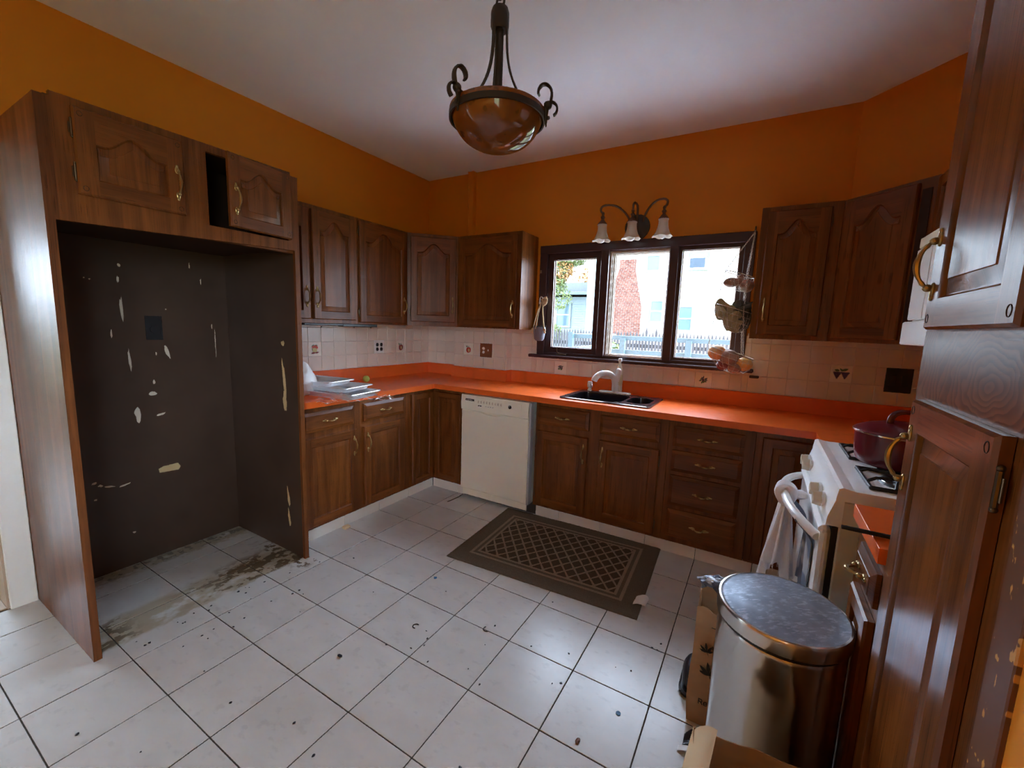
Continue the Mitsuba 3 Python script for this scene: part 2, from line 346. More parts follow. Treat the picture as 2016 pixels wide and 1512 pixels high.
struct('wall_right', box(XR, -2.55, -0.14, XR + 0.1, 0.14, H), 'wall_orange', 'orange painted wall behind the range')
RW = (-4.75, -3.60, 0.80, 2.20)
wn = trimesh.util.concatenate([prism_x(Polygon([(-4.95, -0.14), (-2.555, -0.14), (-2.555, H), (-4.95, H)], [[(RW[0], RW[2]), (RW[1], RW[2]), (RW[1], RW[3]), (RW[0], RW[3])]]), 3.275, 3.40), box(3.40, -2.65, -0.14, XR + 0.1, -2.555, H)])
struct('wall_near', wn, 'wall_orange', 'yellow-orange painted wall end beside the tall pantry cabinet')
struct('wall_rear', box(-0.13, -4.95, -0.14, 3.4, -4.80, H), 'wall_orange', 'orange wall behind the camera')
wc = trimesh.creation.extrude_polygon(Polygon([(3.335, 0.0), (XR, -0.545), (XR, 0.0)]), H - 2.10, engine='earcut'); wc.apply_translation((0, 0, 2.10))
struct('wall_corner', wc, 'wall_orange', 'orange diagonal wall across the corner above the right corner cabinet')
struct('wall_chase', box(0.412, -0.09, 0.86, 0.992, 0.0, 1.40), 'wall_grout', 'tiled wall step that stands out below the corner cabinets')
pc = cat_([box(0.505, -0.045, 2.12, 0.565, 0.0, H), tube([(0.512, -0.045, 2.12), (0.512, -0.045, H)], 0.008), tube([(0.560, -0.045, 2.12), (0.560, -0.045, H)], 0.008)])
struct('pipe_chase', pc, 'pipe_paint', 'narrow orange painted pipe casing running up the wall by the corner', smooth=30, cat='pipe casing')

# --- wall tiles
tw = mikit.ply(box(-0.0547, -0.008, -0.0542, 0.0547, 0.0, 0.0542, 0.0016), 'wall_tile')
tdw = mikit.ply(box(-0.0547, -0.0085, -0.0542, 0.0547, 0.0, 0.0542, 0.0016), 'decor_tile')
cut_cache = {}
def wall_tile(parent, frame, u, z, w=0.1125, h=0.1115, decor=False):
    """frame(u, z) -> transform at the tile's centre on the wall, front face to local -y"""
    if abs(w - 0.1125) < 1e-6 and abs(h - 0.1115) < 1e-6: d = tdw if decor else tw
    else:
        k = (round(w, 3), round(h, 3))
        if k not in cut_cache: cut_cache[k] = mikit.ply(box(-w / 2 + 0.0015, -0.008, -h / 2 + 0.0015, w / 2 - 0.0015, 0, h / 2 - 0.0015, 0.0014), 'wall_tile')
        d = cut_cache[k]
    return add('tile', d, None, parent=parent, to_world=frame(u, z))
Z0 = 1.0185
def tile_run(parent, frame, u0, u1, phase, ztop, decors, zbot=Z0):
    k0 = math.floor((u0 - phase) / 0.1125)
    for k in range(k0, k0 + 60):
        a, b = max(phase + k * 0.1125, u0), min(phase + (k + 1) * 0.1125, u1)
        if a >= u1: break
        if b - a < 0.02: continue
        z = zbot; row = 0
        while z < ztop - 0.02:
            h = min(0.1115, ztop - z)
            w = b - a
            full = abs(w - 0.1125) < 1e-4
            dk = decors.get((k, row)) if full else None
            key = wall_tile(parent, frame, (a + b) / 2, z + h / 2, 0.1125 if full else w, 0.1115 if h > 0.1114 else h, dk is not None)
            if dk: dk(key, frame, (a + b) / 2, z + h / 2)
            z += 0.1115; row += 1

def disc_xz(cx, cz, rx, rz, y=-0.0098, n=20, rot=0.0, t=0.0012):
    a = np.arange(n) / n * 2 * PI; c, s = math.cos(rot), math.sin(rot)
    X, Z = rx * np.cos(a), rz * np.sin(a)
    return prism_y(Polygon(np.stack([cx + X * c - Z * s, cz + X * s + Z * c], 1)), y, y + t)
def lens_xz(p, q, w, y=-0.0098, t=0.0012):
    p, q = arr(p), arr(q); d = q - p; nrm = np.array([-d[1], d[0]]); L = np.linalg.norm(d); nrm /= L
    s = np.linspace(0, 1, 7); up = [p + d * k + nrm * w * math.sin(PI * k) for k in s]; dn = [p + d * k - nrm * w * math.sin(PI * k) for k in s[::-1][1:-1]]
    return prism_y(Polygon(up + dn), y, y + t)
def pr(key, frame, u, z, ms):
    for m, b in ms: add('print', m, b, parent=key, to_world=frame(u, z))
def d_apple(red):
    def f(key, frame, u, z):
        body = cat_([disc_xz(-0.003, -0.010, 0.022, 0.026), disc_xz(0.008, -0.008, 0.020, 0.026)])
        pr(key, frame, u, z, [(body, red), (disc_xz(0.006, -0.012, 0.009, 0.015, y=-0.0104), 'ink_yellow'), (cat_([lens_xz((-0.030, 0.030), (-0.006, 0.016), 0.006), lens_xz((0, 0.014), (0.006, 0.03), 0.002)]), 'ink_green')])
    return f
def d_flower(key, frame, u, z):
    rr = random.Random(int(u * 100)); ms = []
    for k in range(9):
        a = k * 2 * PI / 9 + rr.uniform(-0.2, 0.2); r = rr.uniform(0.022, 0.034)
        ms.append(lens_xz((0.006 * math.cos(a), 0.006 * math.sin(a)), (r * math.cos(a), r * math.sin(a)), rr.uniform(0.004, 0.008)))
    pr(key, frame, u, z, [(cat_(ms[:5]), 'ink_grey'), (cat_(ms[5:]), 'ink_green'), (disc_xz(0, 0, 0.008, 0.008, y=-0.0104), 'ink_purple')])
def d_basket(key, frame, u, z):
    rib = cat_([lens_xz((-0.032, -0.032), (0.004, -0.026), 0.008), lens_xz((0.0, -0.030), (0.034, -0.022), 0.007)])
    pot = prism_y(Polygon([(-0.016, -0.026), (0.016, -0.024), (0.022, 0.012), (-0.022, 0.012)]), -0.0096, -0.0085)
    ring = cat_([disc_xz(-0.014, 0.018, 0.012, 0.012), disc_xz(0.006, 0.020, 0.014, 0.012), disc_xz(0.018, 0.012, 0.009, 0.010)])
    lf = cat_([lens_xz((-0.028, 0.020), (-0.006, 0.034), 0.005), lens_xz((0.0, 0.032), (0.026, 0.026), 0.005), lens_xz((-0.026, 0.012), (-0.018, -0.02), 0.003)])
    pr(key, frame, u, z, [(pot, 'ink_yellow'), (ring, 'ink_red'), (lf, 'ink_green'), (rib, 'ink_dark_red')])
def d_grapes(key, frame, u, z):
    ms = []
    for cx in (-0.020, 0.020):
        for r in range(5):
            for c in range(5 - r): ms.append(disc_xz(cx + (c - (4 - r) / 2) * 0.0085, 0.008 - r * 0.0085, 0.0052, 0.0052, n=10))
    lf = cat_([lens_xz((-0.036, 0.024), (-0.008, 0.020), 0.008), lens_xz((0.0, 0.020), (0.034, 0.034), 0.008), lens_xz((-0.010, 0.036), (0.008, 0.016), 0.006)])
    pr(key, frame, u, z, [(cat_(ms[:15]), 'ink_purple'), (cat_(ms[15:]), 'ink_purple'), (lf, 'ink_green')])

fr_left = lambda u, z: T().translate([0.0, float(u), float(z)]).rotate([0, 0, 1], 90)
fr_back = lambda u, z: T().translate([float(u), 0.0, float(z)])
fr_chase = lambda u, z: T().translate([float(u), -0.09, float(z)])
fr_chase_r = lambda u, z: T().translate([0.992, float(u), float(z)]).rotate([0, 0, 1], 90)
add('grout', cat_([box(0.0, -1.88, 0.9, 0.005, 0.0, 1.42)]), 'wall_grout', parent='wall_left')
add('grout', cat_([box(0.0, -0.005, 0.9, 0.41, 0.0, 1.42), box(0.995, -0.005, 0.9, 1.255, 0, 1.42), box(1.255, -0.005, 0.9, 2.87, 0, 1.165), box(2.87, -0.005, 0.9, XR, 0, 1.42)]), 'wall_grout', parent='wall_back')
tile_run('wall_left', fr_left, -1.876, -0.010, -1.351, 1.405, {(0, 1): d_basket, (8, 1): d_apple('ink_dark_red')})
tile_run('wall_back', fr_back, 0.010, 0.411, 0.010, 1.405, {})
tile_run('wall_chase', fr_chase, 0.413, 0.991, 0.4155, 1.40, {(1, 1): d_apple('ink_red')})
tile_run('wall_chase', fr_chase_r, -0.089, -0.001, -0.089, 1.40, {})
tile_run('wall_back', fr_back, 1.001, 1.258, 1.0985, 1.405, {})
tile_run('wall_back', fr_back, 1.259, 2.86, 1.436, 1.156, {(0, 0): d_flower, (10, 0): d_flower})
tile_run('wall_back', fr_back, 2.861, XR - 0.002, 1.436, 1.405, {(17, 1): d_grapes})

# --- ceramic strip under the base cabinets, piece by piece
def base_run(name, label, pts, frame):
    k0 = thing(name); tag(k0, label, 'baseboard', kind='structure')
    for a, b in pts:
        add('tile', box(a + 0.0015, 0.0, 0.001, b - 0.0015, 0.012, 0.081, 0.0015), 'base_tile', parent=k0, to_world=frame)
    m = box(pts[0][0], 0.010, 0.0, pts[-1][1], 0.02, 0.083); add('backing', m, 'grout', parent=k0, to_world=frame)
base_run('baseboard_left', 'white tile strip along the floor under the left base cabinets', [(-1.88, -1.5055), (-1.5055, -1.1945), (-1.1945, -0.8835), (-0.8835, -0.587)], rotz(90, (0.587, 0, 0)))
base_run('baseboard_back', 'white tile strip along the floor under the sink cabinets', [(0.588, 0.858), (0.858, 0.925)] + [(1.60, 1.791)] + [(1.791 + 0.311 * k, 2.102 + 0.311 * k) for k in range(5)], rotz(0, (0, -0.587, 0)))

# --- window
WK = tag(thing('window_1'), 'three-part casement window with dark brown frames over the sink', 'window', kind='structure')
casing = cat_([box(1.262, -0.022, 1.178, 1.330, 0.0, 2.092, 0.003), box(2.795, -0.022, 1.178, 2.860, 0.0, 2.092, 0.003), box(1.262, -0.024, 2.025, 2.860, 0.0, 2.092, 0.003), box(1.262, -0.014, 1.176, 2.860, 0.0, 1.203, 0.002)])
jambs = cat_([box(1.31, -0.002, 1.178, 1.336, 0.145, 2.05), box(2.79, -0.002, 1.178, 2.815, 0.145, 2.05), box(1.31, -0.002, 2.022, 2.815, 0.145, 2.05), box(1.31, 0.0, 1.178, 2.815, 0.145, 1.200),
              box(1.800, -0.024, 1.19, 1.862, 0.13, 2.03, 0.003), box(2.318, -0.024, 1.19, 2.378, 0.13, 2.03, 0.003)])
add('frame', cat_([casing, jambs]), 'window_paint', parent=WK)
stool = box(1.20, -0.060, 1.153, 2.925, 0.0, 1.179, 0.006)
add('stool', stool, 'window_paint', parent=WK)
def sash(x0, x1, z0, z1, y0, y1, bar, bsdf, label=None):
    p = Polygon([(x0, z0), (x1, z0), (x1, z1), (x0, z1)], [[(x0 + bar, z0 + bar), (x0 + bar, z1 - bar), (x1 - bar, z1 - bar), (x1 - bar, z0 + bar)]])
    k = add('sash', prism_y(p, y0, y1), bsdf, parent=WK)
    if label: tag(k, label)
    b2 = bar - 0.009
    p2 = Polygon([(x0 + b2, z0 + b2), (x1 - b2, z0 + b2), (x1 - b2, z1 - b2), (x0 + b2, z1 - b2)], [[(x0 + bar + 0.006, z0 + bar + 0.006), (x0 + bar + 0.006, z1 - bar - 0.006), (x1 - bar - 0.006, z1 - bar - 0.006), (x1 - bar - 0.006, z0 + bar + 0.006)]])
    add('bead', prism_y(p2, y1 - 0.016, y1 - 0.006), 'window_stop', parent=k)
    g = trimesh.Trimesh([(x0 + bar - 0.01, (y0 + y1) / 2, z0 + bar - 0.01), (x1 - bar + 0.01, (y0 + y1) / 2, z0 + bar - 0.01), (x1 - bar + 0.01, (y0 + y1) / 2, z1 - bar + 0.01), (x0 + bar - 0.01, (y0 + y1) / 2, z1 - bar + 0.01)], [(0, 1, 2), (0, 2, 3)], process=False)
    add('pane', g, 'pane_glass', parent=k)
    return k
sash(1.338, 1.800, 1.200, 2.022, 0.004, 0.045, 0.046, 'window_paint')
sash(1.872, 2.314, 1.200, 2.020, 0.070, 0.105, 0.014, 'window_stop', 'lighter stop-framed middle sash')
sash(2.378, 2.790, 1.200, 2.022, 0.004, 0.045, 0.022, 'window_paint')
p = Polygon([(1.862, 1.200), (2.318, 1.200), (2.318, 2.022), (1.862, 2.022)], [[(1.874, 1.212), (1.874, 2.006), (2.306, 2.006), (2.306, 1.212)]])
add('stop', prism_y(p, 0.018, 0.026), 'window_stop', parent=WK)
p = Polygon([(1.862, 1.200), (2.318, 1.200), (2.318, 2.022), (1.862, 2.022)], [[(1.878, 1.216), (1.878, 2.002), (2.304, 2.002), (2.304, 1.216)]])
add('stop', prism_y(p, 0.044, 0.052), 'window_stop', parent=WK)
p = Polygon([(1.862, 1.200), (2.318, 1.200), (2.318, 2.022), (1.862, 2.022)], [[(1.870, 1.208), (1.870, 2.012), (2.310, 2.012), (2.310, 1.208)]])
add('stop', prism_y(p, 0.026, 0.070), 'window_paint', parent=WK)
crank = cat_([box(1.452, -0.03, 1.179, 1.50, 0.003, 1.192, 0.003), tube(spline([(1.478, -0.024, 1.192), (1.470, -0.04, 1.205), (1.466, -0.045, 1.245)], 8), 0.005), box(1.50, -0.036, 1.183, 1.545, -0.022, 1.193, 0.003), tube([(1.475, -0.032, 1.20), (1.535, -0.04, 1.190)], 0.004)])
tag(add('crank', crank, 'dark_brass', parent=WK, smooth=40), 'metal window crank at the left sash')
for z in (1.62, 1.88):
    add('latch', box(1.272, -0.034, z - 0.012, 1.284, -0.022, z + 0.012, 0.003), 'chrome', parent=WK)
# the window to the right of the camera, outside the view: it lights the left side of the room
W2 = tag(thing('window_2'), 'window in the orange wall to the right of the camera', 'window', kind='structure')
ym = (RW[0] + RW[1]) / 2
p = Polygon([(RW[0], RW[2]), (RW[1], RW[2]), (RW[1], RW[3]), (RW[0], RW[3])], [[(RW[0] + .05, RW[2] + .05), (ym - .03, RW[2] + .05), (ym - .03, RW[3] - .05), (RW[0] + .05, RW[3] - .05)], [(ym + .03, RW[2] + .05), (RW[1] - .05, RW[2] + .05), (RW[1] - .05, RW[3] - .05), (ym + .03, RW[3] - .05)]])
add('frame', prism_x(p, 3.33, 3.38), 'white_trim', parent=W2)
add('pane', trimesh.Trimesh([(3.36, RW[0], RW[2]), (3.36, RW[1], RW[2]), (3.36, RW[1], RW[3]), (3.36, RW[0], RW[3])], [(0, 1, 2), (0, 2, 3)], process=False), 'pane_glass', parent=W2)

# --- left doorway trim and the room behind it
struct('trim_1', cat_([box(0.0, DY1 - 0.004, 0.0, 0.020, DY1 + 0.0855, DZ + 0.07, 0.003), box(0.0, DY0 - 0.07, 0.0, 0.020, DY0 + 0.004, DZ + 0.07, 0.003), box(0.0, DY0 - 0.07, DZ - 0.004, 0.022, DY1 + 0.0855, DZ + 0.07, 0.003)]), 'white_trim', 'white casing around the doorway left of the refrigerator enclosure', cat='trim')
struct('trim_2', box(3.268, -2.610, 0.0, 3.282, -2.548, H - 0.01, 0.002), 'strip_brown', 'brown paint-splashed trim strip between pantry and orange wall', cat='trim')
struct('door_1', cat_([box(-0.132, DY1 - 0.012, 0.0, 0.001, DY1 + 0.001, DZ), box(-0.132, DY0 - 0.001, 0.0, 0.001, DY0 + 0.012, DZ), box(-0.132, DY0, DZ - 0.012, 0.001, DY1, DZ)]), 'jamb_beige', 'beige jamb lining of the open doorway', cat='door')
struct('trim_3', box(-0.125, DY0 + 0.012, -0.002, -0.005, DY1 - 0.012, 0.006, 0.002), 'jamb_beige', 'beige threshold strip of the left doorway', cat='threshold')
AX0, AY0, AY1 = -3.6, -5.6, -1.6
aw = prism_x(Polygon([(AY0, 0), (AY1, 0), (AY1, H), (AY0, H)], [[(-4.5, 0.6), (-4.5, 2.05), (-2.7, 2.05), (-2.7, 0.6)]]), AX0 - 0.1, AX0)
struct('wall_side_room', cat_([aw, box(AX0, AY1, 0, -0.13, AY1 + 0.1, H), box(AX0, AY0 - 0.1, 0, -0.13, AY0, H), box(AX0 - 0.1, AY0 - 0.1, H, -0.13, AY1 + 0.1, H + 0.1), box(-0.14, -5.7, 0, -0.131, DY0 - 0.01, H), box(-0.14, DY1 + 0.01, 0, -0.131, AY1 + 0.1, H)]), 'far_wall', 'pale walls of the next room seen through the doorway')
struct('floor_side_room', box(AX0 - 0.1, AY0 - 0.1, -0.14, -0.128, AY1 + 0.1, -0.002), 'base_tile', 'pale tiled floor of the next room through the doorway', cat='floor')

# ================================================================== CABINETS
def arch_loop(x0, x1, z0, z1, rise):
    """hole outline, counter-clockwise in (x, z); rise = height of the cathedral arch, 0 = square"""
    if not rise: return arr([(x0, z0), (x1, z0), (x1, z1), (x0, z1)])
    t = np.linspace(1, -1, 25); s = 0.74
    prof = np.where(np.abs(t) < s, 0.5 * (1 + np.cos(PI * t / s)), 0.0)
    prof = prof ** 0.85
    xs = (x0 + x1) / 2 + t * (x1 - x0) / 2
    return np.vstack([[(x0, z0), (x1, z0)], np.stack([xs, z1 - rise + rise * prof], 1)])
def inset(L, d):
    a, b = np.roll(L, 1, 0), np.roll(L, -1, 0)
    e1, e2 = L - a, b - L
    e1 /= np.linalg.norm(e1, axis=1, keepdims=True); e2 /= np.linalg.norm(e2, axis=1, keepdims=True)
    n1, n2 = np.stack([-e1[:, 1], e1[:, 0]], 1), np.stack([-e2[:, 1], e2[:, 0]], 1)
    m = n1 + n2; m /= (m * n1).sum(1, keepdims=True)
    return L + m * d
def loop3(L, y): return np.stack([L[:, 0], np.full(len(L), y), L[:, 1]], 1)
def poly_at(poly, y):
    v, f = trimesh.creation.triangulate_polygon(poly, engine='earcut')
    return trimesh.Trimesh(np.stack([v[:, 0], np.full(len(v), y), v[:, 1]], 1), f, process=False)
DT = 0.020
door_cache = {}
def door_plies(w, h, rise, sw=0.055, wood=('wood_v', 'wood_h'), rb=None):
    k = (round(w, 3), round(h, 3), rise, sw, wood)
    if k in door_cache: return door_cache[k]
    rb = rb or sw
    e = 0.005
    hole = arch_loop(sw, w - sw, sw, h - sw, rise)
    rect = arr([(0, 0), (w, 0), (w, h), (0, h)])
    skirt = rings_mesh([loop3(rect, 0), loop3(rect, -DT + 0.006), loop3(inset(rect, e), -DT)], cap_last=False)
    stile = cat_([skirt, poly_at(sbox(e, e, sw, h - e), -DT), poly_at(sbox(w - sw, e, w - e, h - e), -DT), poly_at(sbox(0.001, 0.001, w - 0.001, h - 0.001), -0.0005)])
    hp = Polygon(hole)
    bot = poly_at(sbox(sw, e, w - sw, sw), -DT)
    topp = sbox(sw, h / 2, w - sw, h - e).difference(hp)
    top = cat_([poly_at(g, -DT) for g in getattr(topp, 'geoms', [topp])])
    R_ = [loop3(hole, -DT), loop3(inset(hole, 0.004), -DT + 0.004), loop3(inset(hole, 0.006), -0.0095), loop3(inset(hole, 0.009), -0.0095), loop3(inset(hole, 0.034), -0.0165), loop3(inset(hole, 0.0355), -0.0185)]
    panel = rings_mesh(R_)
    out = dict(stile=mikit.ply(stile, wood[0]), bot=mikit.ply(bot, wood[1]), top=mikit.ply(top, wood[1]), panel=mikit.ply(panel, wood[0], 28))
    door_cache[k] = out
    return out
def handle_mesh(L=0.125):
    """antique bow pull, along z, base at y = 0, out to -y"""
    h = L / 2; ms = []
    for s in (1, -1):
        ms.append(ball((0, -0.001, s * (h - 0.012)), 1, 2, (0.0085, 0.0045, 0.015)))
        ms.append(ball((0, -0.001, s * (h + 0.003)), 1, 2, (0.0055, 0.004, 0.007)))
        ms.append(ball((0, -0.009, s * (h - 0.016)), 1, 2, (0.0075, 0.0085, 0.0075)))
    pts = [(0, -0.008, h - 0.014), (0, -0.022, h - 0.030), (0, -0.029, h * 0.25), (0, -0.029, -h * 0.25), (0, -0.022, -h + 0.030), (0, -0.008, -h + 0.014)]
    P = spline(pts, 22); q = np.linspace(-1, 1, 22)
    ms.append(tube(P, 0.0028 + 0.0036 * np.exp(-(q / 0.45) ** 2) + 0.0018 * np.exp(-((np.abs(q) - 0.72) / 0.08) ** 2), 8))
    return cat_(ms)
HND = mikit.ply(handle_mesh(0.125), 'brass', 40)
hm = handle_mesh(0.095); hm.apply_transform(trimesh.transformations.rotation_matrix(PI / 2, (0, 1, 0)))
HNDH = mikit.ply(hm, 'brass', 40)
def hinge_mesh():
    return cat_([tube([(0, -0.004, -0.026), (0, -0.004, 0.026)], 0.0042, 8), ball((0, -0.004, 0.030), 0.005, 1), ball((0, -0.004, -0.030), 0.005, 1), box(-0.009, -0.0035, -0.018, 0, 0.0, 0.018, 0.001)])
HNG = mikit.ply(hinge_mesh(), 'dark_brass', 40)
PEG = mikit.ply(cat_([tube([(0.0075 * math.cos(a), -DT - 0.0002, 0.0085 * math.sin(a)) for a in np.arange(20) / 20 * 2 * PI], 0.0009, 5, closed=True)]), 'wood_inside', 40)
def door(cab, M, x0, x1, z0, z1, rise=0, side='r', hz=None, swing=0.0, sw=0.055, wood=('wood_v', 'wood_h'), hinges=True, pegs=False, hl=HND, hz_off=None):
    """M: the cabinet's frame (front face y = 0, local x along the front). swing: degrees open about the hinge edge"""
    w, h = x1 - x0, z1 - z0
    P = door_plies(w, h, rise, sw, wood)
    D = M.translate([x0, -0.0012, z0])
    if swing:
        px = w if side == 'l' else 0.0
        D = M.translate([x0 + px, -0.0012, z0]).rotate([0, 0, 1], swing if side == 'l' else -swing).translate([-px, 0, 0])
    k = add('door', P['stile'], None, parent=cab, to_world=D)
    add('rail', P['bot'], None, parent=k, to_world=D); add('rail', P['top'], None, parent=k, to_world=D)
    add('panel', P['panel'], None, parent=k, to_world=D)
    hx = w - 0.028 if side == 'r' else 0.028
    if not hl: return k
    hzz = hz if hz is not None else (0.15 if rise else h - 0.115)
    add('handle', hl, None, parent=k, to_world=D.translate([hx, -DT, hzz]))
    if hinges:
        for zz in (0.075, h - 0.075):
            if side == 'l': add('hinge', HNG, None, parent=k, to_world=D.translate([w + 0.002, -0.006, zz]).scale([-1, 1, 1]))
            else: add('hinge', HNG, None, parent=k, to_world=D.translate([-0.002, -0.006, zz]))
    if pegs:
        for px, pz in ((0.02, 0.022), (w - 0.02, 0.022), (0.02, h - 0.022), (w - 0.02, h - 0.022)):
            add('peg', PEG, None, parent=k, to_world=D.translate([px, 0, pz]))
    return k
drawer_cache = {}
def drawer(cab, M, x0, x1, z0, z1, handle=True, out=0.0):
    w, h = x1 - x0, z1 - z0; kk = (round(w, 3), round(h, 3))
    if kk not in drawer_cache:
        r = arr([(0, 0), (w, 0), (w, h), (0, h)])
        m = rings_mesh([loop3(r, 0), loop3(r, -0.010), loop3(inset(r, 0.004), -0.012), loop3(inset(r, 0.020), -0.0185), loop3(inset(r, 0.0215), -0.0205)])
        drawer_cache[kk] = mikit.ply(cat_([m, poly_at(sbox(0, 0, w, h), -0.0003)]), 'wood_h')
    D = M.translate([x0, -0.0012 - out, z0])
    k = add('drawer', drawer_cache[kk], None, parent=cab, to_world=D)
    if handle: add('handle', HNDH, None, parent=k, to_world=D.translate([w / 2, -0.0205, h / 2]))
    return k
def cabinet(name, label, M, W, D, z0, z1, openings, cat='cabinet', group=None, ff=True):
    group = group or {'base_cabinet': 'base cabinets', 'wall_cabinet': 'wall cabinets'}.get(name)
    k = tag(thing(name), label, cat, group)
    body = cat_([box(0, 0.019, z0, 0.016, D, z1), box(W - 0.016, 0.019, z0, W, D, z1), box(0, 0.019, z0, W, D, z0 + 0.016), box(0, D - 0.008, z0, W, D, z1)] + ([box(0, 0.019, z1 - 0.016, W, D, z1)] if name != 'base_cabinet' else []))
    add('body', body, 'wood_v', parent=k, to_world=M)
    fp = sbox(0, z0, W, z1)
    for (a, b, c, d) in openings: fp = fp.difference(sbox(a, c, b, d))
    add('face_frame', prism_y(fp, 0.0, 0.019), 'wood_v', parent=k, to_world=M)
    return k
def op(d, m=0.012): return (d[0] + m, d[1] - m, d[2] + m, d[3] - m)

ZB0, ZB1 = 0.083, 0.873
# ---- left base cabinet
M = rotz(90, (0.600, -1.880, 0))           # local x = y + 1.880
ds = [(0.065, 0.445, 0.715, 0.842), (0.530, 0.918, 0.715, 0.842)]; os_ = [(0.065, 0.468, 0.100, 0.678), (0.530, 0.918, 0.100, 0.678)]
k = cabinet('base_cabinet', 'oak base cabinet with two drawers and two doors under the foil trays', M, 0.995, 0.595, ZB0, ZB1, [op(q) for q in ds + os_], group=None)
for q in ds: drawer(k, M, *q)
door(k, M, *os_[0], side='r'); door(k, M, *os_[1], side='l')
# ---- corner base cabinet
k = tag(thing('base_cabinet'), 'dark corner base cabinet whose two narrow doors meet at the inner corner beside the dishwasher', 'cabinet', 'base cabinets')
cp = Polygon([(0.005, -0.884), (0.600, -0.884), (0.600, -0.600), (0.905, -0.600), (0.905, -0.005), (0.005, -0.005)])
m = trimesh.creation.extrude_polygon(cp, ZB1 - ZB0, engine='earcut'); m.apply_translation((0, 0, ZB0))
add('body', m, 'wood_v', parent=k)
door(k, rotz(90, (0.600, -0.884, 0)), 0.010, 0.2585, 0.100, 0.848, side='r', sw=0.045, hinges=False, hl=None)
door(k, rotz(0, (0.600, -0.600, 0)), 0.0255, 0.295, 0.100, 0.848, side='l', sw=0.045, hinges=False, hl=None)
# ---- sink base
M = rotz(0, (1.580, -0.600, 0))
ds = [(0.020, 0.410, 0.712, 0.845), (0.490, 0.880, 0.712, 0.840)]; os_ = [(0.020, 0.410, 0.104, 0.665), (0.490, 0.885, 0.104, 0.668)]
k = cabinet('base_cabinet', 'dark oak sink base cabinet with two drawer fronts and two doors, right of the dishwasher', M, 0.930, 0.595, ZB0, ZB1, [op(q) for q in ds + os_])
for q in ds: drawer(k, M, *q)
door(k, M, *os_[0], side='r'); door(k, M, *os_[1], side='l')
# ---- drawer stack
M = rotz(0, (2.512, -0.600, 0))
ds = [(0.028, 0.418, 0.711, 0.838), (0.028, 0.418, 0.551, 0.684), (0.028, 0.418, 0.330, 0.524), (0.028, 0.418, 0.122, 0.304)]
k = cabinet('drawer_cabinet', 'dark oak drawer cabinet with four stacked drawers right of the sink cabinet', M, 0.470, 0.595, ZB0, ZB1, [op(q) for q in ds])
for q in ds: drawer(k, M, *q)
# ---- right corner base
M = rotz(0, (2.984, -0.600, 0))
k = cabinet('base_cabinet', 'dark oak corner base cabinet with one tall door behind the range', M, 0.300, 0.595, ZB0, ZB1, [(0.045, 0.265, 0.115, 0.83)])
door(k, M, 0.033, 0.277, 0.104, 0.842, side='l', sw=0.05, hl=None)
b2 = box(3.286, -0.885, ZB0, 3.87, -0.005, ZB1); add('return', b2, 'wood_v', parent=k)
# ---- near right base (beside the pantry)
M = rotz(-90, (3.270, -1.752, 0))          # local x = -1.752 - y
k = cabinet('base_cabinet', 'narrow oak base cabinet with one drawer between the range and the pantry', M, 0.302, 0.60, ZB0, ZB1, [(0.10, 0.275, 0.765, 0.825), (0.10, 0.275, 0.12, 0.69)])
drawer(k, M, 0.092, 0.288, 0.748, 0.840); door(k, M, 0.085, 0.288, 0.104, 0.712, side='l', sw=0.045, hinges=False, hl=None)

# ---- worktops
def nosed(poly, z0, z1): 
    m = trimesh.creation.extrude_polygon(poly, z1 - z0, engine='earcut'); m.apply_translation((0, 0, z0)); return m
SX0, SX1, SY0, SY1 = 1.735, 2.375, -0.572, -0.115
ct = Polygon([(0.002, -1.878), (0.638, -1.878), (0.638, -0.640), (3.252, -0.640), (3.252, -0.890), (3.878, -0.890), (3.878, -0.002), (0.994, -0.002), (0.994, -0.092), (0.410, -0.092), (0.410, -0.002), (0.002, -0.002)], [[(SX0 + .015, SY0 + .015), (SX1 - .015, SY0 + .015), (SX1 - .015, SY1 - .015), (SX0 + .015, SY1 - .015)]])
k = tag(thing('countertop'), 'long L-shaped orange laminate countertop with orange upstand along two walls', 'countertop', 'orange countertops')
add('top', nosed(ct, 0.874, 0.914), 'laminate', parent=k)
sp = cat_([box(0.0085, -1.878, 0.9142, 0.027, -0.02, 1.0165, 0.002), box(0.0085, -0.027, 0.9142, 0.404, -0.0085, 1.0165, 0.002), box(0.392, -0.118, 0.9142, 1.012, -0.0985, 1.0165, 0.002), box(1.0005, -0.118, 0.9142, 1.020, -0.0085, 1.0165, 0.002), box(1.0005, -0.027, 0.9142, 3.87, -0.0085, 1.0165, 0.002), box(0.392, -0.118, 0.9142, 0.4115, -0.0085, 1.0165, 0.002)])
add('upstand', sp, 'laminate', parent=k)
k = tag(thing('countertop'), 'short orange countertop piece between the range and the pantry', 'countertop', 'orange countertops')
add('top', box(3.250, -2.058, 0.874, 3.878, -1.742, 0.914, 0.001), 'laminate', parent=k)

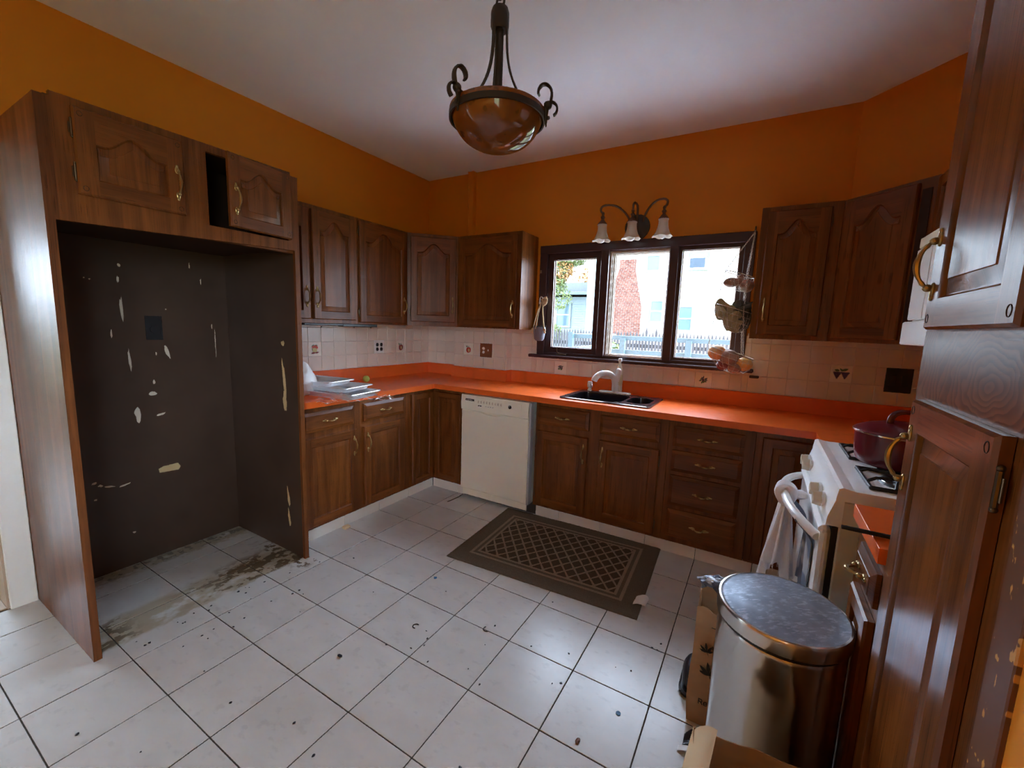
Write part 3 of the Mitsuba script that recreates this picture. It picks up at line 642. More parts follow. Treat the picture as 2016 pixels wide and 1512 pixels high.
# ---- upper cabinets
ZU0, ZU1 = 1.388, 2.168
M = rotz(90, (0.283, -1.880, 0))
q1, q2 = (0.030, 0.362, 1.415, 2.142), (0.385, 0.735, 1.415, 2.142)
k = cabinet('wall_cabinet', 'oak wall cabinet with two arched doors meeting at twin brass handles, beside the refrigerator enclosure', M, 0.765, 0.278, ZU0, ZU1, [op(q1), op(q2)])
door(k, M, *q1, rise=0.075, side='r', hinges=True); door(k, M, *q2, rise=0.075, side='l', hinges=False)
M = rotz(90, (0.283, -1.1135, 0))
q1 = (0.010, 0.494, 1.402, 2.150)
k = cabinet('wall_cabinet', 'oak wall cabinet with one wide arched door left of the narrow diagonal corner cabinet', M, 0.522, 0.278, ZU0, ZU1, [op(q1)])
door(k, M, *q1, rise=0.085, side='r')
k = tag(thing('wall_cabinet'), 'narrow diagonal wall cabinet with one arched door in the left corner', 'cabinet', 'wall cabinets')
m = nosed(Polygon([(0.005, -0.589), (0.283, -0.589), (0.588, -0.284), (0.588, -0.005), (0.005, -0.005)]), ZU0, ZU1); add('body', m, 'wood_v', parent=k)
door(k, rotz(45, (0.283, -0.589, 0)), 0.026, 0.414, 1.425, 2.142, rise=0.075, side='r')
M = rotz(0, (0.590, -0.284, 0))
q1 = (0.030, 0.606, 1.400, 2.142)
k = cabinet('wall_cabinet', 'dark oak wall cabinet with one wide arched door between corner cabinet and window', M, 0.640, 0.279, ZU0, ZU1, [op(q1)])
door(k, M, *q1, rise=0.085, side='r')
M = rotz(0, (2.884, -0.284, 0))
q1 = (0.034, 0.345, 1.414, 2.140)
k = cabinet('wall_cabinet', 'dark oak wall cabinet with one narrow arched door right of the window', M, 0.396, 0.279, ZU0, ZU1, [op(q1)])
door(k, M, *q1, rise=0.075, side='l')
k = tag(thing('wall_cabinet'), 'dark diagonal wall cabinet with one arched door in the right corner, bottom panel chipped', 'cabinet', 'wall cabinets')
m = nosed(Polygon([(3.282, -0.005), (3.282, -0.284), (3.596, -0.598), (3.875, -0.598), (3.875, -0.005)]), ZU0, ZU1); add('body', m, 'wood_v', parent=k)
door(k, rotz(-45, (3.282, -0.284, 0)), 0.026, 0.362, 1.408, 2.150, rise=0.080, side='l', hl=None)
add('slot', box(0.372, -0.0035, 1.40, 0.412, 0.0, 2.12), 'wood_inside', parent=k, to_world=rotz(-45, (3.282, -0.284, 0)))
M = rotz(-90, (3.596, -0.602, 0))
k = cabinet('wall_cabinet', 'dark oak wall cabinet above the microwave, mostly hidden by the pantry', M, 1.44, 0.279, 1.845, ZU1, [(0.04, 0.70, 1.87, 2.14), (0.74, 1.40, 1.87, 2.14)])
door(k, M, 0.028, 0.712, 1.858, 2.150, side='l', hinges=False, hl=None); door(k, M, 0.728, 1.412, 1.858, 2.150, side='r', hinges=False, hl=None)
# dark light strip under the left wall cabinets
k = tag(thing('light_strip'), 'slim dark lamp strip under the left wall cabinets', 'light')
add('housing', cat_([box(0.235, -1.56, 1.372, 0.285, -1.25, 1.3875, 0.003), box(0.225, -1.25, 1.366, 0.288, -0.93, 1.3875, 0.003)]), 'black_plastic', parent=k)
for yy in (-1.42, -1.14, -0.98): add('clip', tube([(0.27, yy, 1.366), (0.27, yy, 1.357)], 0.004, 8), 'black_plastic', parent=k)

# ================================================================== REFRIGERATOR ENCLOSURE
E_ = tag(thing('refrigerator_enclosure'), 'tall oak enclosure of an empty refrigerator space, dark painted inside, two small doors above', 'cabinet')
XF = 0.745
add('side_panel', box(0.002, -2.838, 0.001, XF, -2.817, 2.150, 0.001), 'wood_panel', parent=E_)
add('side_panel', box(0.002, -1.902, 0.001, XF, -1.883, 2.152, 0.001), 'wood_v', parent=E_)
tag(add('lining', box(0.016, -1.9055, 0.002, XF - 0.02, -1.9025, 1.80), 'alcove_paint', parent=E_), 'dark brown painted inner face')
tag(add('lining', box(0.016, -2.8165, 0.002, XF - 0.02, -2.8135, 1.80), 'alcove_paint', parent=E_), 'dark brown painted inner face')
tag(add('back_panel', box(0.002, -2.816, 0.002, 0.015, -1.9025, 1.84), 'alcove_paint', parent=E_), 'dark brown painted back, chipped and scraped')
M = rotz(90, (XF, -2.838, 0))              # local x = y + 2.838
q1, q2 = (0.090, 0.428, 1.838, 2.138), (0.582, 0.905, 1.826, 2.152)
fp = Polygon([(0.0, 0.0), (0.026, 0.0), (0.026, 1.735), (0.93, 1.775), (0.93, 0.0), (0.955, 0.0), (0.955, 2.152), (0.915, 2.152), (0.915, 2.168), (0.040, 2.168), (0.040, 2.150), (0.0, 2.150)]).difference(sbox(0.10, 1.85, 0.42, 2.128)).difference(sbox(0.522, 1.820, 0.895, 2.135))
add('face_frame', prism_y(fp, -0.001, 0.018), 'wood_v', parent=E_, to_world=M)
add('bridge_box', cat_([box(0.03, 0.02, 1.782, 0.93, 0.735, 1.798), box(0.03, 0.02, 2.145, 0.93, 0.735, 2.160), box(0.03, 0.30, 1.798, 0.93, 0.32, 2.145), box(0.46, 0.02, 1.798, 0.50, 0.30, 2.145)]), 'wood_inside', parent=E_, to_world=M)
ret = rings_mesh([arr([(0.026, 0.0, 1.735), (0.93, 0.0, 1.775), (0.93, 0.0, 1.779), (0.026, 0.0, 1.739)]), arr([(0.026, 0.03, 1.765), (0.93, 0.03, 1.790), (0.93, 0.03, 1.794), (0.026, 0.03, 1.769)])], cap_last=True)
add('rail_lip', box(0.026, 0.018, 1.760, 0.93, 0.045, 1.784), 'wood_h', parent=E_, to_world=M)
door(E_, M, *q1, rise=0.055, side='r', hz=0.125, sw=0.058, pegs=True)
door(E_, M, *q2, rise=0.055, side='l', hz=0.125, sw=0.052, swing=7.0, hinges=False, pegs=True)
def chip(poly, y=0.0): return poly
def flake(cy, cz, w, h, ang=0.0, seed=0):
    rr = np.random.default_rng(seed); n = 11; a = np.arange(n) / n * 2 * PI
    r = 1 + rr.uniform(-0.28, 0.28, n)
    Y, Z = w / 2 * np.cos(a) * r, h / 2 * np.sin(a) * r
    c, s = math.cos(ang), math.sin(ang)
    return prism_x(Polygon(np.stack([cy + Y * c - Z * s, cz + Y * s + Z * c], 1)).buffer(0), 0.0148, 0.0158)
BP = E_ + '__back_panel'
from_px = [(-2.42, 1.66, .012, .018, 0), (-2.43, 1.585, .010, .035, 0), (-2.425, 1.43, .014, .13, 0), (-2.475, 1.30, .009, .045, 0), (-2.41, 1.16, .010, .11, 0.05), (-2.24, 1.20, .018, .08, 0.25), (-2.29, 1.19, .006, .02, 0), (-2.395, .855, .026, .085, 0.1), (-2.29, .84, .045, .012, 0.25),
           (-2.31, 1.03, .010, .025, 0), (-2.10, 1.70, .006, .030, 0), (-2.045, 1.615, .006, .035, 0), (-2.00, 1.35, .006, .03, 0), (-1.985, 1.25, .004, .16, 0), (-2.32, .965, .035, .022, 0), (-2.60, .52, .02, .012, 0.3), (-2.575, .50, .02, .014, -.4), (-2.54, .485, .045, .010, -.25), (-2.475, .475, .05, .010, .2), (-2.60, .43, .012, .01, 0), (-2.56, 1.58, .008, .006, 0), (-2.54, 1.575, .008, .006, 0), (-2.23, 1.44, .006, .007, 0), (-2.455, .19, .014, .012, 0)]
for i, (cy, cz, w, h, a) in enumerate(from_px): add('paint_chip', flake(cy, cz, w, h, a, i), 'chip_pale', parent=BP)
for i, (cz, w, h) in enumerate([(1.27, .03, .03), (1.06, .022, .22), (0.93, .03, .12), (0.35, .02, .12), (0.22, .022, .10)]):
    m = flake(0, 0, w, h, 0.1, 40 + i); v = m.vertices.copy(); m.vertices = np.stack([0.60 + v[:, 1] * 0 + v[:, 1] * 0 + (v[:, 1]), -1.9065 - (v[:, 0] - 0.0148), cz + v[:, 2]], 1)
    add('paint_chip', m, 'tape', parent=E_ + '__lining')
tag(add('recessed_outlet', cat_([box(0.0148, -2.330, 1.268, 0.020, -2.322, 1.40), box(0.0148, -2.262, 1.268, 0.020, -2.254, 1.40), box(0.0148, -2.330, 1.392, 0.020, -2.254, 1.40), box(0.0148, -2.330, 1.268, 0.020, -2.254, 1.276), box(0.0148, -2.322, 1.276, 0.0165, -2.262, 1.392), lathe([(0.0, 0.0), (0.022, 0.0), (0.022, 0.008), (0.0, 0.008)], 20).apply_transform(trimesh.transformations.rotation_matrix(PI / 2, (0, 1, 0))).apply_translation((0.0165, -2.29, 1.325))]), 'black_iron', parent=E_), 'dark outlet box')
tag(add('tape_strip', prism_x(Polygon([(-2.322, 0.522), (-2.318, 0.498), (-2.225, 0.492), (-2.214, 0.510), (-2.226, 0.535), (-2.30, 0.532)]), 0.0148, 0.0162), 'tape', parent=E_), 'beige strip of tape')

# ================================================================== PANTRY
M = rotz(-90, (3.270, -2.062, 0))          # local x = -2.062 - y
WG = ('wood_gloss_v', 'wood_gloss_h')
qU, qL = (0.055, 0.440, 1.436, 2.135), (0.066, 0.450, 0.104, 1.288)
k = cabinet('pantry_cabinet', 'tall dark oak pantry cabinet with glossy doors at the right edge', M, 0.486, 0.60, ZB0, 2.168, [op(qU), op(qL)])
fig = box(0.0, -0.0008, 1.292, 0.486, 0.002, 1.432); tag(add('figured_rail', fig, 'wood_figured', parent=k, to_world=M), 'rail with bold oak figure')
door(k, M, *qU, side='l', sw=0.060, hz=0.130, pegs=True, wood=WG); door(k, M, *qL, side='l', sw=0.062, hz=1.06, pegs=True, wood=WG)

# ================================================================== DISHWASHER
k = tag(thing('dishwasher'), 'cream built-in dishwasher under the orange counter', 'dishwasher')
Mdw = T().translate([0.930, -0.600, 0.0])
add('tub', box(0.012, 0.0, 0.083, 0.628, 0.58, 0.866), 'range_side', parent=k, to_world=Mdw)
fpl = box(0.0, -0.046, 0.088, 0.612, -0.001, 0.742, 0.006)
scoop = trimesh.creation.icosphere(subdivisions=4, radius=1.0); scoop.vertices = scoop.vertices * arr((0.105, 0.020, 0.024)) + arr((0.290, -0.050, 0.744))
fpl = trimesh.boolean.difference([fixn(fpl), scoop], engine='manifold')
add('door', fpl, 'cream_enamel', parent=k, to_world=Mdw)
cpn = Polygon([(0, 0.745), (0, 0.866), (-0.046, 0.862), (-0.056, 0.80), (-0.052, 0.745)])
pts = arr(cpn.exterior.coords)[:-1]
pan = extrude(Polygon([(a, b) for a, b in pts]), 0.612); v = pan.vertices.copy(); pan.vertices = np.stack([v[:, 2], v[:, 0], v[:, 1]], 1)
add('control_panel', fixn(pan), 'cream_enamel', parent=k, to_world=Mdw)
add('control_panel', fixn(trimesh.convex.convex_hull(np.array([(0.15 + (0.0 if s else 0.40), -0.0565 + dy, z) for s in (0, 1) for (dy, z) in ((0, .778), (0.0, .802), (0.0085, .848), (0.004, .848), (0.006, .778))]))), 'cream_enamel', parent=k, to_world=Mdw)
tag(add('badge', box(0.045, -0.056, 0.818, 0.125, -0.049, 0.833), 'black_plastic', parent=k, to_world=Mdw), 'black maker badge with pale dashes')
for q in range(7): add('badge', box(0.052 + q * 0.0095, -0.0566, 0.823, 0.058 + q * 0.0095, -0.0555, 0.828), 'knob_cream', parent=k + '__badge', to_world=Mdw)
add('badge', box(0.165, -0.0575, 0.786, 0.200, -0.055, 0.793), 'black_plastic', parent=k, to_world=Mdw)
rr = random.Random(3)
for q in range(9): add('button', box(0.162 + q * 0.026, -0.0575, 0.808, 0.176 + q * 0.026, -0.050, 0.830, 0.002), 'knob_cream', parent=k, to_world=Mdw)
for q in range(9):
    h_ = rr.uniform(0.006, 0.014); add('button_legend', box(0.166 + q * 0.026, -0.0583, 0.816, 0.169 + q * 0.026, -0.0573, 0.816 + h_), 'grey_print', parent=k, to_world=Mdw)
for q in range(4): add('indicator', box(0.235 + q * 0.022, -0.0575, 0.788, 0.245 + q * 0.022, -0.055, 0.792), 'grey_print', parent=k, to_world=Mdw)
dl = lathe([(0.0, 0.0), (0.0135, 0.0), (0.012, 0.008), (0.0, 0.008)], 24); dl.apply_transform(trimesh.transformations.rotation_matrix(PI / 2, (1, 0, 0))); dl.apply_translation((0.455, -0.054, 0.812))
tag(add('dial', dl, 'black_plastic', parent=k, to_world=Mdw, smooth=40), 'round black dial')
add('dial', box(0.4535, -0.0635, 0.812, 0.4565, -0.0615, 0.823), 'knob_cream', parent=k + '__dial', to_world=Mdw)
add('kick_plate', box(0.015, -0.030, 0.030, 0.612, -0.022, 0.083, 0.002), 'cream_enamel', parent=k, to_world=Mdw)
add('side_strip', box(0.616, -0.050, 0.085, 0.634, -0.001, 0.862, 0.002), 'grey_strip', parent=k, to_world=Mdw)
mat('grey_strip', (0.38, 0.38, 0.38), 0.5, 0.3)

# ================================================================== RANGE
k = RG = tag(thing('range'), 'white gas range against the right wall beside the pantry', 'stove')
RY0, RY1 = -1.660, -0.900
add('body', box(3.235, RY0 + 0.004, 0.03, 3.86, RY1 - 0.004, 0.885, 0.004), 'range_side', parent=k)
top_p = Polygon([(3.216, 0.888), (3.870, 0.888), (3.870, 0.926), (3.262, 0.926), (3.232, 0.932), (3.221, 0.926)])
tp = prism_y(Polygon([(a, b) for a, b in top_p.exterior.coords[:-1]]), RY0, RY1)
add('cooktop', tp, 'white_enamel', parent=k)
cp_ = prism_y(Polygon([(3.218, 0.889), (3.240, 0.889), (3.240, 0.798), (3.198, 0.798), (3.201, 0.83)]), RY0 + 0.002, RY1 - 0.002)
add('control_panel', cp_, 'white_enamel', parent=k)
def knob(yy, zz):
    x_ = 3.2045 - (0.842 - zz) * 0.2
    kk = lathe([(0.0, 0.0), (0.026, 0.0), (0.026, 0.008), (0.018, 0.012), (0.0, 0.012)], 24)
    kk.apply_transform(trimesh.transformations.rotation_matrix(-PI / 2, (0, 1, 0))); kk.apply_translation((x_, yy, zz))
    kb = add('knob', kk, 'white_enamel', parent=RG, smooth=40)
    a = np.linspace(0, 2 * PI, 40, endpoint=False)
    rr_ = 0.023 + 0.0035 * np.cos(4 * a)
    pm = extrude(Polygon(np.stack([rr_ * np.cos(a), rr_ * np.sin(a)], 1)), 0.026)
    v = pm.vertices.copy(); tp_ = 1 - 0.12 * v[:, 2] / 0.026
    pm.vertices = np.stack([-v[:, 2], v[:, 0] * tp_, v[:, 1] * tp_], 1); pm = fixn(pm); pm.apply_translation((x_ - 0.010, yy, zz))
    tag(add('grip', pm, 'knob_cream', parent=kb, smooth=35), 'cream lobed knob')
for yy in (-0.985, -1.075, -1.42, -1.53): knob(yy, 0.842)
odp = box(3.190, RY0 + 0.010, 0.235, 3.218, RY1 - 0.010, 0.780, 0.010)
OD = add('oven_door', odp, 'white_enamel', parent=k, smooth=False)
add('door_edge', box(3.218, RY0 + 0.014, 0.235, 3.235, RY1 - 0.014, 0.790), 'black_plastic', parent=OD)
add('trim_cap', box(3.182, RY0 + 0.006, 0.757, 3.216, RY1 - 0.006, 0.790, 0.012), 'white_enamel', parent=OD)
hp_ = spline([(3.186, -1.625, 0.738), (3.150, -1.560, 0.752), (3.112, -1.44, 0.765), (3.100, -1.29, 0.770), (3.112, -1.13, 0.770), (3.150, -1.02, 0.765), (3.186, -0.955, 0.758)], 40)
add('handle', tube(hp_, 0.016, 14), 'white_enamel', parent=OD, smooth=40)
add('drawer_front', box(3.190, RY0 + 0.010, 0.040, 3.214, RY1 - 0.010, 0.225, 0.010), 'white_enamel', parent=k)
add('feet', cat_([box(3.26, RY0 + 0.05, 0.0, 3.30, RY0 + 0.09, 0.03), box(3.26, RY1 - 0.09, 0.0, 3.30, RY1 - 0.05, 0.03), box(3.78, RY0 + 0.05, 0.0, 3.82, RY0 + 0.09, 0.03), box(3.78, RY1 - 0.09, 0.0, 3.82, RY1 - 0.05, 0.03)]), 'black_plastic', parent=k)
def burner(cx, cy):
    add('burner', lathe([(0.0, 0.0), (0.085, 0.0), (0.080, 0.006), (0.045, 0.004), (0.042, 0.014), (0.034, 0.018), (0.0, 0.019)], 30, (cx, cy, 0.9262)), 'black_iron', parent=RG, smooth=40)
    bw = lathe([(0.052, 0.0068), (0.078, 0.0090), (0.079, 0.0072)], 30, (cx, cy, 0.9262)); add('drip_bowl', bw, 'chrome', parent=RG, smooth=40)
    s = 0.125; ms = []
    for a, b in (((-s, -s), (s, -s)), ((s, -s), (s, s)), ((s, s), (-s, s)), ((-s, s), (-s, -s))):
        ms.append(box(min(cx + a[0], cx + b[0]) - 0.005, min(cy + a[1], cy + b[1]) - 0.005, 0.9265, max(cx + a[0], cx + b[0]) + 0.005, max(cy + a[1], cy + b[1]) + 0.005, 0.9385, 0.002))
    for a in range(4):
        dx, dy = math.cos(a * PI / 2), math.sin(a * PI / 2)
        for sgn in (-0.5, 0.5):
            ox, oy = -dy * sgn * s, dx * sgn * s
            ms.append(tube([(cx + dx * s + ox, cy + dy * s + oy, 0.937), (cx + dx * s * 0.80 + ox * 0.9, cy + dy * s * 0.80 + oy * 0.9, 0.950), (cx + dx * s * 0.35 + ox * 0.6, cy + dy * s * 0.35 + oy * 0.6, 0.950)], 0.0055, 6))
    add('grate', cat_(ms), 'black_iron', parent=RG, smooth=30)
for cx in (3.435, 3.715):
    for cy in (-1.085, -1.475): burner(cx, cy)

# ================================================================== MICROWAVE
k = tag(thing('microwave'), 'white over-the-range microwave partly seen past the pantry handle', 'microwave')
add('body', box(3.500, -1.658, 1.405, 3.872, -0.902, 1.838, 0.004), 'white_enamel', parent=k)
add('door', box(3.482, -1.655, 1.495, 3.500, -1.10, 1.785, 0.004), 'white_enamel', parent=k)
add('control_panel', box(3.482, -1.095, 1.495, 3.500, -0.905, 1.785, 0.004), 'white_enamel', parent=k)
add('vent_grille', box(3.486, -1.655, 1.790, 3.500, -0.905, 1.832, 0.003), 'cream_enamel', parent=k)
add('bottom_lip', box(3.470, -1.658, 1.392, 3.505, -0.900, 1.488, 0.005), 'white_enamel', parent=k)

# ================================================================== SINK, FAUCET
k = tag(thing('sink'), 'black double-bowl drop-in sink with one large and one small round bowl', 'sink')
from shapely.geometry import Point
def rrect(x0, y0, x1, y1, r): return sbox(x0 + r, y0 + r, x1 - r, y1 - r).buffer(r, 6)
big = rrect(1.785, -0.535, 2.160, -0.190, 0.06)
small = rrect(2.185, -0.480, 2.335, -0.215, 0.07)
rim = rrect(SX0, SY0, SX1, SY1, 0.03)
rim_flat = rim.buffer(-0.010).difference(big.buffer(0.008)).difference(small.buffer(0.008))
def flat(poly, z):
    out = []
    for g in getattr(poly, 'geoms', [poly]):
        v, f = trimesh.creation.triangulate_polygon(g, engine='earcut'); out.append(trimesh.Trimesh(np.c_[v, np.full(len(v), z)], f, process=False))
    return cat_(out)
def lp(poly, z): c = arr(poly.exterior.coords)[:-1]; return np.c_[c, np.full(len(c), z)]
def resamp(poly, n, z):
    L = poly.exterior.length; c = np.array([poly.exterior.interpolate(i / n * L).coords[0] for i in range(n)]); return np.c_[c, np.full(n, z)]
rimm = [flat(rim_flat, 0.926), rings_mesh([resamp(rim, 90, 0.9145), resamp(rim, 90, 0.922), resamp(rim.buffer(-0.010), 90, 0.926)], False)]
add('rim', cat_(rimm), 'sink_black', parent=k, smooth=50)
for b_, dep in ((big, 0.19), (small, 0.13)):
    rg = [resamp(b_.buffer(0.008), 64, 0.926), resamp(b_.buffer(0.002), 64, 0.924), resamp(b_, 64, 0.915), resamp(b_.buffer(-0.008), 64, 0.915 - dep + 0.03), resamp(b_.buffer(-0.035), 64, 0.915 - dep)]
    add('bowl', rings_mesh(rg), 'sink_black', parent=k, smooth=50)
k = tag(thing('faucet'), 'cream single-lever pull-out faucet behind the sink', 'faucet')
fx, fy = 2.015, -0.135
pl = rrect(fx - 0.125, fy - 0.027, fx + 0.125, fy + 0.027, 0.026)
add('base_plate', rings_mesh([resamp(pl, 50, 0.9262), resamp(pl, 50, 0.934), resamp(pl.buffer(-0.008), 50, 0.940)]), 'white_plastic', parent=k, smooth=50)
P_ = spline([(fx, fy, 0.938), (fx - 0.002, fy - 0.002, 1.00), (fx - 0.012, fy - 0.012, 1.045), (fx - 0.040, fy - 0.040, 1.078), (fx - 0.080, fy - 0.080, 1.080), (fx - 0.112, fy - 0.112, 1.058), (fx - 0.128, fy - 0.128, 1.020)], 30)
q = np.linspace(0, 1, 30)
add('spout', tube(P_, np.interp(q, [0, .3, .55, .8, 1], [0.026, 0.024, 0.020, 0.023, 0.024]), 16), 'white_plastic', parent=k, smooth=40)
add('spray_button', ball((fx - 0.088, fy - 0.088, 1.104), 1, 2, (0.008, 0.008, 0.003)), 'grey_print', parent=k, smooth=True)
Pl = spline([(fx + 0.006, fy + 0.004, 1.02), (fx + 0.014, fy + 0.008, 1.075), (fx + 0.016, fy + 0.010, 1.10)], 10)
add('lever', cat_([tube(Pl, np.linspace(0.019, 0.021, 10), 14), ball((fx + 0.016, fy + 0.010, 1.10), 0.021, 2)]), 'white_plastic', parent=k, smooth=40)
k = tag(thing('bottle'), 'clear soap bottle with white cap standing behind the faucet', 'bottle')
bx, by = 2.020, -0.068
add('body', lathe([(0.0, 0.0), (0.026, 0.0), (0.029, 0.006), (0.029, 0.165), (0.022, 0.200), (0.010, 0.228), (0.010, 0.245)], 26, (bx, by, 0.9265)), 'bottle_plastic', parent=k, smooth=40)
mat('bottle_plastic', (0.66, 0.64, 0.52), 0.12, 0.5, spec_trans=0.0)
add('cap', lathe([(0.0, 0.243), (0.015, 0.243), (0.015, 0.262), (0.012, 0.266), (0.0, 0.266)], 20, (bx, by, 0.9265)), 'white_plastic', parent=k, smooth=30)
add('label', lathe([(0.0293, 0.055), (0.0293, 0.140)], 26, (bx, by, 0.9265)), 'ink_label', parent=k, smooth=True)
mat('ink_label', (0.60, 0.56, 0.36), 0.5, 0.2)
k = tag(thing('soap_dispenser'), 'small white soap dispenser left of the faucet', 'dispenser')
sx, sy = 1.812, -0.140
add('body', lathe([(0.0, 0.0), (0.018, 0.0), (0.019, 0.006), (0.014, 0.012), (0.014, 0.024), (0.021, 0.030), (0.021, 0.066), (0.017, 0.074), (0.0, 0.076)], 24, (sx, sy, 0.9262)), 'white_plastic', parent=k, smooth=40)
add('spout', tube([(sx + 0.01, sy - 0.012, 0.982), (sx + 0.024, sy - 0.024, 0.976), (sx + 0.030, sy - 0.030, 0.966)], 0.006, 8), 'chrome', parent=k, smooth=40)

# ================================================================== PENDANT LAMP
k = PD = tag(thing('pendant_lamp'), 'bronze pendant lamp with a large amber glass bowl hanging from the ceiling', 'ceiling lamp')
px, py = 1.950, -1.80
R0 = 0.181
# bowl of amber glass: outer and inner skin
prof = [(R0 + 0.004, 2.258), (R0 + 0.001, 2.236), (R0 - 0.012, 2.205), (0.140, 2.165), (0.095, 2.136), (0.045, 2.119), (0.0, 2.114)]
pin = [(0.0, 2.120), (0.045, 2.125), (0.093, 2.142), (0.137, 2.171), (R0 - 0.018, 2.209), (R0 - 0.005, 2.238), (R0 - 0.002, 2.258), (R0 + 0.004, 2.258)]
def smooth_prof(p, n=36):
    return spline(np.c_[arr(p), np.zeros(len(p))], n)[:, :2]
bp = np.vstack([smooth_prof(prof), smooth_prof(pin[:-1])[1:], [pin[-1]]])
tag(add('bowl', lathe(bp, 72, (px, py, 0)), 'amber_glass', parent=k, smooth=50), 'mottled amber glass bowl')
add('band', lathe([(R0 + 0.005, 2.226), (R0 + 0.012, 2.226), (R0 + 0.012, 2.248), (R0 + 0.005, 2.248)], 72, (px, py, 0)), 'bronze', parent=k, smooth=30)
add('rim', lathe([(R0 + 0.003, 2.246), (R0 + 0.009, 2.250), (R0 + 0.010, 2.262), (R0 + 0.003, 2.268), (R0 - 0.006, 2.260)], 72, (px, py, 0)), 'amber_glass', parent=k, smooth=50)
add('stem', tube([(px, py, 2.26), (px, py, 2.62)], 0.017, 14), 'bronze', parent=k, smooth=40)
add('collar', lathe([(0.0, 2.560), (0.030, 2.560), (0.036, 2.575), (0.036, 2.622), (0.030, 2.640), (0.012, 2.650), (0.0, 2.650)], 30, (px, py, 0)), 'bronze', parent=k, smooth=40)
add('loop', tube([(px + 0.018 * math.cos(a), py, 2.662 + 0.018 * math.sin(a)) for a in np.arange(16) / 16 * 2 * PI], 0.0045, 8, closed=True), 'bronze', parent=k, smooth=True)
LINK = []
for i in range(4):
    zc = 2.688 + i * 0.026
    L = [(px + (0.012 * math.cos(a) if i % 2 == 0 else 0), py + (0 if i % 2 == 0 else 0.012 * math.cos(a)), zc + 0.018 * math.sin(a)) for a in np.arange(14) / 14 * 2 * PI]
    add('chain_link', tube(L, 0.0036, 7, closed=True), 'bronze', parent=k, smooth=True)
add('canopy', lathe([(0.0, 2.762), (0.015, 2.762), (0.055, 2.775), (0.062, H - 0.001), (0.0, H - 0.001)], 30, (px, py, 0)), 'bronze', parent=k, smooth=40)
def strap(P, w, a, b, n=10):
    """flat iron: half-width a along w, half-thickness b"""
    P = arr(P); t = np.gradient(P, axis=0); t /= np.linalg.norm(t, axis=1, keepdims=True); nn = np.cross(t, w); q = np.arange(n) / n * 2 * PI
    rings = [P[i] + a * np.cos(q)[:, None] * w + b * np.sin(q)[:, None] * nn[i] for i in range(len(P))]
    m = rings_mesh(rings, False); caps = [trimesh.Trimesh(np.vstack([r, r.mean(0)]), [(j, (j + 1) % n, n) for j in range(n)], process=False) for r in (rings[0], rings[-1])]
    return fixn(cat_([m] + caps))
for a0 in (255, 20, 138):
    a = math.radians(a0); c, s = math.cos(a), math.sin(a)
    def at(r, z): return (px + r * c, py + r * s, z)
    arm = spline([at(0.030, 2.590), at(0.031, 2.520), at(0.042, 2.430), at(0.075, 2.345), at(0.120, 2.290), at(R0 - 0.02, 2.270), at(R0 + 0.022, 2.276)], 30)
    tg = arr((-s, c, 0))                   # the strap iron is wide along the rim's tangent
    A = add('arm', strap(arm, tg, 0.0095, 0.0045), 'bronze', parent=k, smooth=40)
    curl = spline([at(R0 + 0.018, 2.262), at(R0 + 0.034, 2.300), at(R0 + 0.030, 2.340), at(R0 + 0.006, 2.356), at(R0 - 0.016, 2.340), at(R0 - 0.014, 2.318)], 26)
    cl2 = spline([at(R0 + 0.018, 2.280), at(R0 + 0.042, 2.288), at(R0 + 0.058, 2.272), at(R0 + 0.056, 2.250), at(R0 + 0.046, 2.240)], 18)
    leaf = spline([at(R0 + 0.018, 2.285), at(R0 + 0.016, 2.236), at(R0 + 0.018, 2.200)], 8)
    add('scroll', cat_([strap(curl, tg, 0.0130, 0.0050), strap(cl2, tg, 0.0115, 0.0045), tube(leaf, np.linspace(0.012, 0.003, 8), 8), ball(at(R0 + 0.022, 2.278), 0.016, 2), ball(at(R0 + 0.026, 2.232), 0.007, 1)]), 'bronze', parent=A, smooth=40)

